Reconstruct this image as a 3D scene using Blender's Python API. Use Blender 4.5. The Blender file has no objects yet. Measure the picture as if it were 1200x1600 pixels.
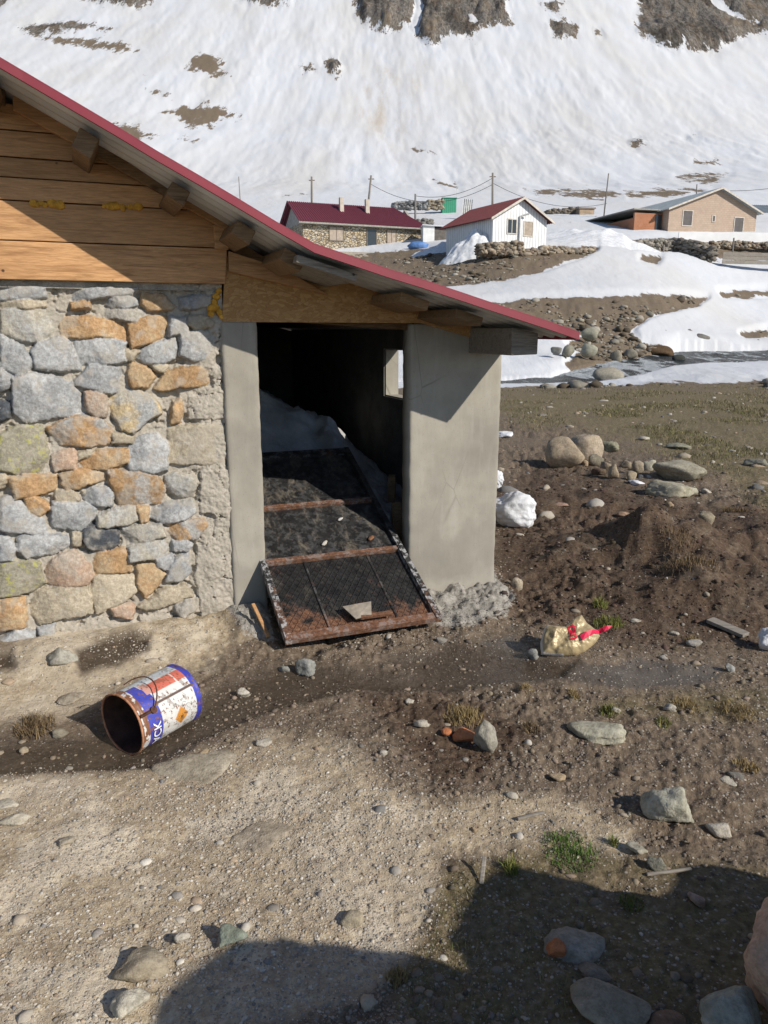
import bpy, bmesh, math, random
import numpy as np
from mathutils import Vector, Matrix
random.seed(7); RNG = np.random.default_rng(11)
sc = bpy.context.scene
COL = sc.collection

# ------------------------------------------------------------------ camera
F, CX, CY, H, HOR = 1190.0, 600.0, 800.0, 1.6, 515.0      # photo pixels
PIT = math.atan((CY - HOR) / F); CP, SP = math.cos(PIT), math.sin(PIT)
cd = bpy.data.cameras.new('camera'); cam = bpy.data.objects.new('camera', cd); COL.objects.link(cam)
cam.location = (0, 0, H); cam.rotation_euler = (math.pi/2 - PIT, 0, 0)
cd.sensor_fit = 'VERTICAL'; cd.sensor_height = 32.0; cd.lens = 32.0 * F / 1600.0
cd.clip_start = 0.05; cd.clip_end = 5000
sc.camera = cam
# ------------------------------------------------------------------ light
SUN_EL, SUN_AZ = math.radians(31.6), math.radians(126)       # azimuth from +Y towards +X
w = bpy.data.worlds.new('World'); sc.world = w; w.use_nodes = True
nt = w.node_tree; bg = nt.nodes['Background']
sky = nt.nodes.new('ShaderNodeTexSky'); sky.sky_type = 'NISHITA'; sky.sun_disc = False
sky.sun_elevation = SUN_EL; sky.sun_rotation = SUN_AZ; sky.altitude = 2200
nt.links.new(sky.outputs[0], bg.inputs[0]); bg.inputs[1].default_value = 0.112
ld = bpy.data.lights.new('sun', 'SUN'); ld.energy = 4.5; ld.angle = math.radians(0.5); ld.color = (1.0, 0.93, 0.83)
sun = bpy.data.objects.new('sun', ld); COL.objects.link(sun); sun.location = (20, -2, 15)
SD = Vector((math.cos(SUN_EL)*math.sin(SUN_AZ), math.cos(SUN_EL)*math.cos(SUN_AZ), math.sin(SUN_EL)))
sun.rotation_euler = SD.to_track_quat('Z', 'Y').to_euler()
vs = sc.view_settings; vs.view_transform = 'Standard'; vs.look = 'None'; vs.exposure = 0.2; vs.gamma = 1.0; vs.use_curve_mapping = False
sc.render.resolution_x, sc.render.resolution_y = 768, 1024
sc.cycles.max_bounces = 5; sc.cycles.diffuse_bounces = 3; sc.cycles.use_denoising = True

# ------------------------------------------------------------------ camera geometry helpers
def ray(x, y):
    return np.array([(x-CX)/F, CP + SP*(CY-y)/F, -SP + CP*(CY-y)/F])
O = np.array([0, 0, H])
def gz(x, y, z=0.0):
    d = ray(x, y); return O + d*(z-H)/d[2]
def at(x, y, Y):
    d = ray(x, y); return O + d*(Y/d[1])
def zy(Y, y):
    d = ray(CX, y); return H + Y*d[2]/d[1]
def proj(X, Y, Z):
    zc = Y*CP - (Z-H)*SP; yc = Y*SP + (Z-H)*CP
    zc = np.where(zc < .02, .02, zc)
    return CX + F*X/zc, CY - F*yc/zc

# ------------------------------------------------------------------ numpy noise
def _h(ix, iy, iz, s):
    n = (ix.astype(np.int64)*374761393 + iy.astype(np.int64)*668265263 + iz.astype(np.int64)*2147483647 + s*974634777) & 0xFFFFFFFF
    n = ((n ^ (n >> 13))*1274126177) & 0xFFFFFFFF
    n = (n ^ (n >> 16))*2246822519 & 0xFFFFFFFF
    return ((n ^ (n >> 15)) & 0xFFFFFF)/float(0xFFFFFF)
def vn2(x, y, s=0):
    ix, iy = np.floor(x), np.floor(y); fx, fy = x-ix, y-iy
    fx = fx*fx*fx*(fx*(fx*6-15)+10); fy = fy*fy*fy*(fy*(fy*6-15)+10); z = np.zeros_like(ix)
    a = _h(ix, iy, z, s); b = _h(ix+1, iy, z, s); c = _h(ix, iy+1, z, s); d = _h(ix+1, iy+1, z, s)
    return (a+(b-a)*fx)*(1-fy) + (c+(d-c)*fx)*fy
def vn3(x, y, z, s=0):
    ix, iy, iz = np.floor(x), np.floor(y), np.floor(z); fx, fy, fz = x-ix, y-iy, z-iz
    fx = fx*fx*(3-2*fx); fy = fy*fy*(3-2*fy); fz = fz*fz*(3-2*fz)
    def pl(k):
        a = _h(ix, iy, iz+k, s); b = _h(ix+1, iy, iz+k, s); c = _h(ix, iy+1, iz+k, s); d = _h(ix+1, iy+1, iz+k, s)
        return (a+(b-a)*fx)*(1-fy) + (c+(d-c)*fx)*fy
    return pl(0)*(1-fz) + pl(1)*fz
def fbm(x, y, sc_, oct=4, s=0, gain=.5):
    t = 0; a = 1; n = 0; c, d = math.cos(.6), math.sin(.6)
    x = np.asarray(x, float)*sc_; y = np.asarray(y, float)*sc_
    for i in range(oct):
        t = t + a*(vn2(x+17.3*i, y-9.1*i, s+i)*2-1); n += a; a *= gain
        x, y = (x*c - y*d)*2.03, (x*d + y*c)*2.03
    return t/n
def fbm3(p, sc_, oct=4, s=0):
    t = 0; a = 1; n = 0; q = p*sc_
    for i in range(oct):
        t = t + a*(vn3(q[:, 0]+7.7*i, q[:, 1]-3.3*i, q[:, 2]+5.1*i, s+i)*2-1); n += a; a *= .5; q = q*2.07
    return t/n
def sstep(a, b, x):
    t = np.clip((x-a)/(b-a), 0, 1); return t*t*(3-2*t)

# ------------------------------------------------------------------ materials
def M(name, rough=.8, spec=.3, metal=0.0):
    m = bpy.data.materials.new(name); m.use_nodes = True
    b = m.node_tree.nodes['Principled BSDF']
    b.inputs['Roughness'].default_value = rough; b.inputs['Specular IOR Level'].default_value = spec; b.inputs['Metallic'].default_value = metal
    return m
class N:
    """small node writer"""
    def __init__(s, m): s.m = m; s.t = m.node_tree; s.b = s.t.nodes['Principled BSDF']
    def new(s, ty, **k):
        n = s.t.nodes.new(ty)
        for a, v in k.items(): setattr(n, a, v)
        return n
    def put(s, sock, v):
        if v is None: return
        if isinstance(v, bpy.types.NodeSocket): s.t.links.new(v, sock)
        else:
            if hasattr(sock.default_value, '__len__') and not hasattr(v, '__len__'): v = [v]*len(sock.default_value)
            if hasattr(sock.default_value, '__len__') and len(sock.default_value) == 4 and len(v) == 3: v = (*v, 1)
            sock.default_value = v
    def co(s, kind='Object', scale=(1, 1, 1), loc=(0, 0, 0), rot=(0, 0, 0)):
        c = s.new('ShaderNodeTexCoord'); mp = s.new('ShaderNodeMapping')
        mp.inputs['Scale'].default_value = scale; mp.inputs['Location'].default_value = loc; mp.inputs['Rotation'].default_value = rot
        s.t.links.new(c.outputs[kind], mp.inputs[0]); return mp.outputs[0]
    def noise(s, v, scale, det=4, rough=.55, dist=0, out='Fac'):
        n = s.new('ShaderNodeTexNoise'); s.put(n.inputs['Vector'], v); n.inputs['Scale'].default_value = scale
        n.inputs['Detail'].default_value = det; n.inputs['Roughness'].default_value = rough; n.inputs['Distortion'].default_value = dist
        return n.outputs[out]
    def vor(s, v, scale, feat='F1', out='Distance', rnd=1):
        n = s.new('ShaderNodeTexVoronoi', feature=feat); s.put(n.inputs['Vector'], v); n.inputs['Scale'].default_value = scale
        n.inputs['Randomness'].default_value = rnd; return n.outputs[out]
    def ramp(s, f, *st):
        n = s.new('ShaderNodeValToRGB'); s.put(n.inputs[0], f); e = n.color_ramp.elements
        while len(e) < len(st): e.new(.5)
        for i, (p, c) in enumerate(st):
            e[i].position = p; e[i].color = (c, c, c, 1) if not hasattr(c, '__len__') else (*c, 1)
        return n.outputs[0]
    def mix(s, f, a, b, blend='MIX'):
        n = s.new('ShaderNodeMix', data_type='RGBA', blend_type=blend)
        s.put(n.inputs[0], f); s.put(n.inputs[6], a); s.put(n.inputs[7], b); return n.outputs[2]
    def math(s, op, a, b=None, clamp=False):
        n = s.new('ShaderNodeMath', operation=op, use_clamp=clamp); s.put(n.inputs[0], a); s.put(n.inputs[1], b); return n.outputs[0]
    def attr(s, name, out='Fac'):
        n = s.new('ShaderNodeAttribute', attribute_name=name); return n.outputs[out]
    def base(s, c): s.put(s.b.inputs['Base Color'], c)
    def rough(s, c): s.put(s.b.inputs['Roughness'], c)
    def bump(s, h, st=.5, dist=.01, nrm=None):
        n = s.new('ShaderNodeBump'); n.inputs['Strength'].default_value = st; n.inputs['Distance'].default_value = dist
        s.put(n.inputs['Height'], h)
        if nrm is not None: s.t.links.new(nrm, n.inputs['Normal'])
        s.t.links.new(n.outputs[0], s.b.inputs['Normal']); return n.outputs[0]

def mat_simple(name, c, rough=.8, var=.25, scale=6, bump=.3, bscale=40, dist=.01, metal=0, spec=.3, c2=None):
    m = M(name, rough, spec, metal); n = N(m); v = n.co()
    f = n.noise(v, scale, 5)
    d = c2 if c2 else tuple(x*(1-var) for x in c); l = c if c2 else tuple(min(1, x*(1+var)) for x in c)
    n.base(n.ramp(f, (.32, d), (.68, l)))
    if bump: n.bump(n.noise(v, bscale, 4), bump, dist)
    return m

def mat_wood(name, c1, c2, grain=(1.2, 14, 14), knots=True, rough=.72):
    m = M(name, rough, .25); n = N(m)
    oi = n.new('ShaderNodeObjectInfo')
    v0 = n.co(); add = n.new('ShaderNodeVectorMath', operation='ADD'); n.put(add.inputs[0], v0)
    geo = n.attr('shift', 'Vector'); n.put(add.inputs[1], geo); v0 = add.outputs[0]
    mp = n.new('ShaderNodeMapping'); mp.inputs['Scale'].default_value = grain; n.put(mp.inputs[0], v0); v = mp.outputs[0]
    wv = n.noise(v, 3.0, 5, .6, 1.2); fine = n.noise(v, 14, 3, .6, .4)
    c = n.ramp(wv, (.3, tuple(x*.8 for x in c2)), (.48, c1), (.7, tuple(x*1.18 for x in c1)))
    c = n.mix(n.ramp(fine, (.35, .55), (.6, 0.0)), c, tuple(x*.72 for x in c2))
    big = n.noise(v0, 1.7, 3); c = n.mix(n.ramp(big, (.4, 0.0), (.75, .45)), c, tuple(x*.75 for x in c2))
    b = n.attr('tint'); c = n.mix(1.0, c, n.ramp(b, (0, .62), (1, 1.0)), 'MULTIPLY')
    if knots:
        fl = n.new('ShaderNodeVectorMath', operation='MULTIPLY'); n.put(fl.inputs[0], v0); fl.inputs[1].default_value = (1, 0, 1); v2 = fl.outputs[0]
        k = n.vor(v2, 2.6); c = n.mix(n.ramp(k, (.045, .9), (.085, 0.0)), c, (.07, .03, .012))
        k2 = n.vor(v2, 6.5); c = n.mix(n.ramp(k2, (.035, .85), (.06, 0.0)), c, (.02, .012, .006))
    n.base(c); n.bump(n.math('ADD', wv, fine), .35, .004)
    return m

def mat_plaster():
    m = M('cement_plaster', .9, .2); n = N(m); v = n.co()
    a = n.noise(v, 1.6, 5, .6); b = n.noise(v, 9, 5, .6); vs_ = n.co(scale=(7, 7, .8)); c_ = n.noise(vs_, 3, 4)
    c = n.ramp(a, (.3, (.21, .195, .165)), (.55, (.33, .305, .255)), (.8, (.38, .355, .305)))
    c = n.mix(n.ramp(b, (.4, 0.0), (.7, .4)), c, (.24, .22, .185))
    c = n.mix(n.ramp(c_, (.55, 0.0), (.8, .3)), c, (.42, .40, .36))
    sz = n.new('ShaderNodeSeparateXYZ'); n.put(sz.inputs[0], n.co()); low = n.math('SUBTRACT', n.math('ADD', .42, n.math('MULTIPLY', n.math('SUBTRACT', n.noise(v, 2.2, 4), .5), .9)), sz.outputs[2])
    c = n.mix(n.ramp(low, (.0, 0.0), (.06, .38)), c, (.23, .215, .185)); c = n.mix(n.ramp(low, (.22, 0.0), (.3, .55)), c, (.36, .335, .285))
    cr = n.vor(n.co(scale=(1, 1, .6)), 2.1, 'DISTANCE_TO_EDGE'); c = n.mix(n.math('MULTIPLY', n.ramp(cr, (.0, .6), (.006, 0.0)), n.ramp(n.noise(v, 1.3, 2), (.5, 0.0), (.6, 1.0))), c, (.12, .11, .09))
    pit = n.vor(v, 60); c = n.mix(n.ramp(pit, (.10, .5), (.16, 0.0)), c, (.17, .155, .13))
    n.base(c)
    s_ = n.noise(n.co(scale=(1, 1, .35), rot=(.0, .5, 0)), 38, 3); g = n.noise(v, 220, 2)
    n.bump(n.math('ADD', n.math('MULTIPLY', s_, .8), n.math('MULTIPLY', g, .5)), .35, .004)
    return m

def mat_stonewall():
    m = M('stone_and_mortar', .88, .2); n = N(m); v = n.co()
    c1 = n.attr('stone_a', 'Color'); c2 = n.attr('stone_b', 'Color'); mo = n.attr('mortar')
    big = n.noise(v, 7, 6, .65, .6); fine = n.noise(v, 60, 5, .7); g = n.noise(v, 190, 2)
    st = n.mix(n.ramp(big, (.44, 0.0), (.6, 1.0)), c1, c2)
    st = n.mix(n.ramp(fine, (.42, .7), (.62, 0.0)), st, n.mix(1, st, (.55, .52, .5), 'MULTIPLY'))
    st = n.mix(n.ramp(n.noise(v, 24, 4, .7), (.6, 0.0), (.72, .55)), st, (.50, .47, .42))
    lich = n.math('MULTIPLY', n.attr('lichen'), n.ramp(n.noise(v, 30, 4, .7), (.54, 0.0), (.62, .8)))
    st = n.mix(lich, st, (.34, .33, .09))
    mc = n.ramp(n.noise(v, 26, 5, .7), (.3, (.30, .27, .22)), (.7, (.45, .41, .35)))
    n.base(n.mix(mo, st, mc))
    h = n.math('ADD', n.math('MULTIPLY', fine, 1.0), n.math('MULTIPLY', g, .4)); n.bump(h, .6, .007)
    return m

def mat_osb():
    m = M('osb_board', .75, .25); n = N(m)
    v = n.co(rot=(0, .3, 0), scale=(34, 34, 80)); ds = n.noise(n.co(), 5, 3, out='Color')
    vm = n.new('ShaderNodeVectorMath', operation='MULTIPLY_ADD'); n.put(vm.inputs[0], ds); vm.inputs[1].default_value = (6, 6, 9); n.put(vm.inputs[2], v)
    cc = n.vor(vm.outputs[0], 1.0, out='Color'); sep = n.new('ShaderNodeSeparateColor'); n.put(sep.inputs[0], cc)
    c = n.ramp(sep.outputs[0], (0, (.33, .18, .072)), (.5, (.39, .225, .09)), (1, (.46, .285, .125)))
    ed = n.vor(vm.outputs[0], 1.0, 'DISTANCE_TO_EDGE'); c = n.mix(n.ramp(ed, (.0, .5), (.06, 0.0)), c, (.16, .08, .03))
    n.base(c); n.bump(sep.outputs[1], .25, .003); return m

def mat_rusty(name='black_rusty_metal', rust=.5, diamonds=False):
    m = M(name, .55, .5); n = N(m); v = n.co()
    r = n.attr('rust'); a = n.noise(v, 9, 6, .7, .3); f = n.noise(v, 55, 4, .7)
    rm = n.ramp(n.math('ADD', n.math('MULTIPLY', r, .75), n.math('MULTIPLY', n.math('SUBTRACT', a, .5), 1.5)), (.3, 0.0), (.52, 1.0))
    rc = n.ramp(f, (.3, (.055, .024, .013)), (.6, (.17, .078, .04)), (.8, (.27, .16, .10)))
    blk = n.ramp(n.noise(v, 14, 5, .7), (.35, (.012, .012, .013)), (.7, (.036, .035, .034)))
    dust = n.math('MULTIPLY', n.attr('dust'), n.ramp(n.noise(n.co(scale=(1, .45, 1)), 11, 7, .75, .4), (.52, 0.0), (.68, .7)))
    blk = n.mix(dust, blk, (.20, .17, .125))
    white = n.math('MULTIPLY', n.attr('chip'), n.ramp(n.noise(v, 24, 5, .75), (.5, 0.0), (.56, .9)))
    c = n.mix(rm, blk, rc); c = n.mix(white, c, (.42, .42, .42)); n.base(c)
    n.rough(n.ramp(n.math('MAXIMUM', rm, dust), (0, .30), (1, .9)))
    h = f
    if diamonds:
        def wave(rot):
            wn = n.new('ShaderNodeTexWave', wave_type='BANDS', bands_direction='X'); n.put(wn.inputs['Vector'], n.co(rot=(0, 0, rot)))
            wn.inputs['Scale'].default_value = 9.5; return wn.outputs['Fac']
        d = n.math('MAXIMUM', n.ramp(wave(.62), (.82, 0.0), (.97, 1.0)), n.ramp(wave(-.62), (.82, 0.0), (.97, 1.0)))
        h = n.math('ADD', n.math('MULTIPLY', d, 1.4), n.math('MULTIPLY', f, .5)); n.bump(h, .9, .010)
    else: n.bump(h, .5, .005)
    return m

def mat_roof(name, c, rough=.4):
    m = M(name, rough, .5); n = N(m); v = n.co()
    f = n.noise(v, 3, 5); n.base(n.ramp(f, (.3, tuple(x*.8 for x in c)), (.7, c)))
    n.rough(n.ramp(n.noise(v, 8, 4), (.3, rough), (.7, min(1, rough+.25)))); return m

def mat_rock():
    m = M('rock', .9, .2); n = N(m); v = n.co(); oi = n.new('ShaderNodeObjectInfo'); c0 = oi.outputs['Color']
    off = n.new('ShaderNodeVectorMath', operation='MULTIPLY_ADD'); n.put(off.inputs[0], v); off.inputs[1].default_value = (1, 1, 1)
    cmb = n.new('ShaderNodeCombineXYZ'); rr = n.math('MULTIPLY', oi.outputs['Random'], 50)
    for k in range(3): n.put(cmb.inputs[k], rr)
    n.put(off.inputs[2], cmb.outputs[0]); v = off.outputs[0]
    a = n.noise(v, 9, 6, .65, .5); f = n.noise(v, 45, 5, .75); g = n.noise(v, 160, 2)
    c = n.mix(n.ramp(a, (.38, 0.0), (.62, 1.0)), n.mix(1, c0, (.72, .71, .68), 'MULTIPLY'), c0)
    c = n.mix(n.ramp(f, (.36, .7), (.55, 0.0)), c, n.mix(1, c0, (.42, .40, .38), 'MULTIPLY'))
    c = n.mix(n.ramp(f, (.6, 0.0), (.75, .6)), c, n.mix(.5, c0, (.62, .6, .55)))
    li = n.ramp(n.noise(v, 16, 5, .7), (.55, 0.0), (.66, .55)); li = n.math('MULTIPLY', li, n.attr('lichen')); c = n.mix(li, c, (.20, .195, .14))
    n.base(c); n.bump(n.math('ADD', f, n.math('MULTIPLY', g, .4)), .6, .012); return m
MAT_ROCK = mat_rock()

def mat_vcol(name, rough=.9, spec=.2, bscale=120, bump=.4, dist=.004, var=.25, metal=0):
    m = M(name, rough, spec, metal); n = N(m); v = n.co(); c = n.attr('Col', 'Color')
    f = n.noise(v, bscale*.4, 4, .65)
    n.base(n.mix(1, c, n.ramp(f, (.3, 1-var), (.7, 1.0)), 'MULTIPLY'))
    if bump: n.bump(n.noise(v, bscale, 3), bump, dist)
    return m

def mat_snow():
    m = M('packed_snow', .75, .3); n = N(m); v = n.co()
    n.base(n.ramp(n.noise(v, 5, 5), (.35, (.55, .55, .55)), (.6, (.66, .675, .70))))
    n.b.inputs['Subsurface Weight'].default_value = 0
    n.bump(n.math('ADD', n.noise(v, 26, 4), n.math('MULTIPLY', n.noise(v, 110, 3), .5)), .3, .02); return m
SNOW = mat_snow()
PLASTER = mat_plaster()
WOOD = mat_wood('larch_board', (.56, .32, .15), (.40, .205, .088))
WOOD_OLD = mat_wood('weathered_timber', (.27, .175, .095), (.15, .09, .045))
GREY_WOOD = mat_wood('grey_timber', (.30, .27, .23), (.17, .15, .125))
GALV = mat_simple('galvanised_steel', (.50, .50, .485), .55, .2, 3, 0, metal=.1, spec=.5)
RED = mat_roof('red_roof_paint', (.235, .026, .042), .4)
MAROON = mat_roof('maroon_roof_paint', (.145, .028, .045), .55)
CONC = mat_simple('grey_concrete', (.30, .285, .25), .92, .3, 12, .8, 60, .02)
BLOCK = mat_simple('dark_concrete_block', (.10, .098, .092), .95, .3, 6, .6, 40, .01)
FOAM = mat_simple('yellow_foam', (.52, .27, .035), .8, .35, 30, .6, 70, .01)

# ------------------------------------------------------------------ mesh helpers
def link_mesh(name, v, f, mat=None, parent=None, smooth=False, attrs=None):
    me = bpy.data.meshes.new(name)
    v = np.asarray(v, dtype=np.float64)
    if isinstance(f, np.ndarray):
        k = f.shape[1]; nf = len(f)
        me.vertices.add(len(v)); me.vertices.foreach_set('co', v.astype(np.float32).ravel())
        me.loops.add(nf*k); me.loops.foreach_set('vertex_index', f.astype(np.int32).ravel())
        me.polygons.add(nf); me.polygons.foreach_set('loop_start', np.arange(0, nf*k, k, dtype=np.int32))
        me.update(calc_edges=True); me.validate()
    else:
        me.from_pydata([tuple(x) for x in v], [], f); me.update()
    if smooth: me.polygons.foreach_set('use_smooth', np.ones(len(me.polygons), bool))
    for an, av in (attrs or {}).items():
        av = np.asarray(av, dtype=np.float32)
        if av.ndim == 2:
            if av.shape[1] == 3: av = np.hstack([av, np.ones((len(av), 1), np.float32)])
            a = me.attributes.new(an, 'FLOAT_COLOR', 'POINT'); a.data.foreach_set('color', av.ravel())
        else:
            a = me.attributes.new(an, 'FLOAT', 'POINT'); a.data.foreach_set('value', av)
    if mat: me.materials.append(mat)
    o = bpy.data.objects.new(name, me); COL.objects.link(o)
    if parent is not None: o.parent = parent
    return o
def tag(o, label=None, cat=None, group=None, kind=None):
    if label: o['label'] = label
    if cat: o['category'] = cat
    if group: o['group'] = group
    if kind: o['kind'] = kind
    return o
def empty(name, loc, rz=0.0, label=None, cat=None, group=None):
    o = bpy.data.objects.new(name, None); COL.objects.link(o); o.location = Vector([float(x) for x in loc]); o.rotation_euler = (0, 0, rz); o.empty_display_size = .2
    return tag(o, label, cat, group)
class MB:
    def __init__(s): s.v = []; s.f = []; s.sh = []; s.ti = []; s.k = 0
    def add(s, vs_, fs, tint=None):
        b = len(s.v); s.v += [tuple(map(float, q)) for q in vs_]; s.f += [tuple(i+b for i in q) for q in fs]
        s.k += 1; sh = (random.uniform(-9, 9), random.uniform(-9, 9), random.uniform(-9, 9)); t = random.uniform(.35, 1) if tint is None else tint
        s.sh += [sh]*len(vs_); s.ti += [t]*len(vs_); return s
    def prism(s, poly, a, b, ax='y', tint=None):
        """poly in (u, z), extruded along v from a to b"""
        n = len(poly); P = lambda q, t: (q[0], t, q[1]) if ax == 'y' else ((t, q[0], q[1]) if ax == 'x' else (q[0], q[1], t))
        vs_ = [P(q, a) for q in poly] + [P(q, b) for q in poly]
        ar = sum(poly[i][0]*poly[(i+1) % n][1] - poly[(i+1) % n][0]*poly[i][1] for i in range(n))
        flip = (ar > 0) == (ax != 'y')
        fs = [tuple(range(n)), tuple(range(2*n-1, n-1, -1))] + [(i, i+n, (i+1) % n + n, (i+1) % n) for i in range(n)]
        if flip: fs = [tuple(reversed(q)) for q in fs]
        return s.add(vs_, fs, tint)
    def box(s, x0, x1, y0, y1, z0, z1, tint=None):
        return s.prism([(x0, z0), (x1, z0), (x1, z1), (x0, z1)], y0, y1, tint=tint)
    def beam(s, p0, p1, w, h, up=(0, 0, 1), tint=None):
        p0, p1 = Vector([float(q) for q in p0]), Vector([float(q) for q in p1]); d = (p1-p0).normalized(); x = d.cross(Vector(up)).normalized(); y = x.cross(d)
        vs_ = [p + x*a*w/2 + y*b*h/2 for p in (p0, p1) for a, b in ((-1, -1), (1, -1), (1, 1), (-1, 1))]
        return s.add(vs_, [(0, 1, 2, 3), (7, 6, 5, 4), (0, 4, 5, 1), (1, 5, 6, 2), (2, 6, 7, 3), (3, 7, 4, 0)], tint)
    def tube(s, pts, r, n=8, r1=None):
        pts = [Vector([float(q) for q in p]) for p in pts]; vs_ = []; fs = []
        for i, p in enumerate(pts):
            d = (pts[min(i+1, len(pts)-1)] - pts[max(i-1, 0)]).normalized(); a = Vector((0, 0, 1)) if abs(d.z) < .9 else Vector((1, 0, 0))
            x = d.cross(a).normalized(); y = x.cross(d); rr = r if r1 is None else r + (r1-r)*i/(len(pts)-1)
            vs_ += [p + (x*math.cos(2*math.pi*k/n) + y*math.sin(2*math.pi*k/n))*rr for k in range(n)]
        for i in range(len(pts)-1):
            for k in range(n): fs.append((i*n+k, i*n+(k+1) % n, (i+1)*n+(k+1) % n, (i+1)*n+k))
        fs += [tuple(range(n-1, -1, -1)), tuple((len(pts)-1)*n+k for k in range(n))]
        return s.add(vs_, fs)
    def build(s, name, mat, parent=None, bevel=0, smooth=False, attrs=None):
        at_ = {'tint': np.array(s.ti)}; 
        if attrs: at_.update(attrs)
        o = link_mesh(name, s.v, s.f, mat, parent, smooth, at_)
        a = o.data.attributes.new('shift', 'FLOAT_VECTOR', 'POINT'); a.data.foreach_set('vector', np.array(s.sh, np.float32).ravel())
        if bevel:
            b = o.modifiers.new('bevel', 'BEVEL'); b.width = bevel; b.segments = 2; b.limit_method = 'ANGLE'
        return o
def clip(poly, a, b, c):
    """keep a*x + b*y <= c"""
    out = []; n = len(poly)
    for i in range(n):
        p, q = poly[i], poly[(i+1) % n]; dp, dq = a*p[0]+b*p[1]-c, a*q[0]+b*q[1]-c
        if dp <= 0: out.append(p)
        if dp*dq < 0:
            t = dp/(dp-dq); out.append((p[0]+(q[0]-p[0])*t, p[1]+(q[1]-p[1])*t))
    return out
def ico(sub):
    bm = bmesh.new(); bmesh.ops.create_icosphere(bm, subdivisions=sub, radius=1)
    v = np.array([x.co[:] for x in bm.verts]); f = np.array([[q.index for q in x.verts] for x in bm.faces]); bm.free(); return v, f
ICO = {k: ico(k) for k in (1, 2, 3, 4, 5)}
def poly_sdf(px, py, poly):
    """signed distance, negative inside"""
    d = np.full(px.shape, 1e9); ins = np.zeros(px.shape, bool); n = len(poly)
    for i in range(n):
        (x0, y0), (x1, y1) = poly[i], poly[(i+1) % n]; ex, ey = x1-x0, y1-y0; wx, wy = px-x0, py-y0
        t = np.clip((wx*ex+wy*ey)/(ex*ex+ey*ey+1e-9), 0, 1); d = np.minimum(d, (wx-ex*t)**2+(wy-ey*t)**2)
        c = ((y0 <= py) != (y1 <= py)); xi = x0 + (py-y0)*ex/(ey if abs(ey) > 1e-9 else 1e-9); ins ^= c & (px < xi)
    d = np.sqrt(d); return np.where(ins, -d, d)

# ------------------------------------------------------------------ terrain: zones
RX0, RY0, RX1, RY1, RS = -500, -560, 1700, 1760, 2
_gx, _gy = np.meshgrid(np.arange(RX0, RX1, RS), np.arange(RY0, RY1, RS))
def zone(polys, soft):
    out = np.full(_gx.shape, 0.0, np.float32)
    for p in polys:
        xs = [q[0] for q in p]; ys = [q[1] for q in p]
        i0, i1 = max(0, int((min(ys)-soft-RY0)/RS)), int((max(ys)+soft-RY0)/RS)+2; j0, j1 = max(0, int((min(xs)-soft-RX0)/RS)), int((max(xs)+soft-RX0)/RS)+2
        s_ = poly_sdf(_gx[i0:i1, j0:j1].astype(float), _gy[i0:i1, j0:j1].astype(float), p)
        out[i0:i1, j0:j1] = np.maximum(out[i0:i1, j0:j1], np.clip(.5 - s_/(2*soft), 0, 1))
    return out
def samp(im, px, py):
    x = np.clip((px-RX0)/RS, 0, im.shape[1]-1.001); y = np.clip((py-RY0)/RS, 0, im.shape[0]-1.001)
    i = y.astype(int); j = x.astype(int); fx = x-j; fy = y-i
    return (im[i, j]*(1-fx)+im[i, j+1]*fx)*(1-fy) + (im[i+1, j]*(1-fx)+im[i+1, j+1]*fx)*fy
BARE_SOIL = [
 [(400, 430), (500, 405), (560, 396), (660, 388), (750, 394), (870, 386), (932, 390), (905, 405), (850, 424), (780, 440), (700, 448), (560, 452), (400, 470)],
 [(560, 470), (660, 472), (740, 474), (850, 468), (960, 463), (1060, 462), (1105, 466), (1090, 478), (1040, 488), (1010, 500), (985, 520), (1000, 535), (1045, 543), (1050, 556), (1010, 566), (950, 588), (905, 592), (885, 570), (905, 552), (885, 540), (915, 525), (800, 520), (680, 500)],
 [(1125, 457), (1200, 452), (1500, 450), (1500, 470), (1200, 466), (1130, 464)],
 [(1158, 524), (1200, 515), (1500, 505), (1500, 530), (1200, 528), (1165, 529)],
 [(-500, 604), (780, 606), (1000, 599), (1030, 598), (1100, 600), (1200, 594), (1700, 590), (1700, 1760), (-500, 1760)],
 [(975, 378), (1060, 372), (1140, 375), (1230, 374), (1500, 380), (1500, 412), (1150, 408), (1120, 404), (1060, 392), (985, 388)],
 [(1003, 406), (1030, 402), (1025, 410)],
 [(820, 299), (870, 295), (960, 296), (972, 305), (940, 312), (880, 309), (835, 306)], [(975, 300), (1040, 297), (1095, 298), (1060, 306), (985, 308)],
 [(1057, 281), (1090, 274), (1140, 275), (1125, 284), (1113, 290), (1065, 287)], [(1085, 260), (1110, 257), (1143, 261), (1100, 265)],
 [(676, 284), (712, 286), (716, 297), (690, 293)],
 [(238, 172), (310, 163), (350, 167), (380, 181), (340, 186), (330, 199), (295, 196), (270, 178)], [(150, 188), (200, 193), (244, 207), (215, 219), (170, 205)],
 [(305, 88), (330, 88), (350, 96), (362, 104), (345, 108), (362, 122), (330, 122), (310, 112), (290, 110), (300, 104)],
 [(225, 120), (240, 118), (248, 124)], [(225, 138), (250, 142), (272, 156), (240, 148)], [(280, 212), (312, 214), (300, 217)],
 [(50, 55), (140, 59), (190, 68), (215, 78), (170, 77), (90, 66)], [(400, 78), (415, 64), (408, 70)], [(440, 306), (480, 305), (470, 308)],
 [(612, 222), (640, 222), (692, 238), (686, 250), (655, 243)],
 [(630, 105), (660, 120), (670, 180), (650, 175), (640, 140)],
]
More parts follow.
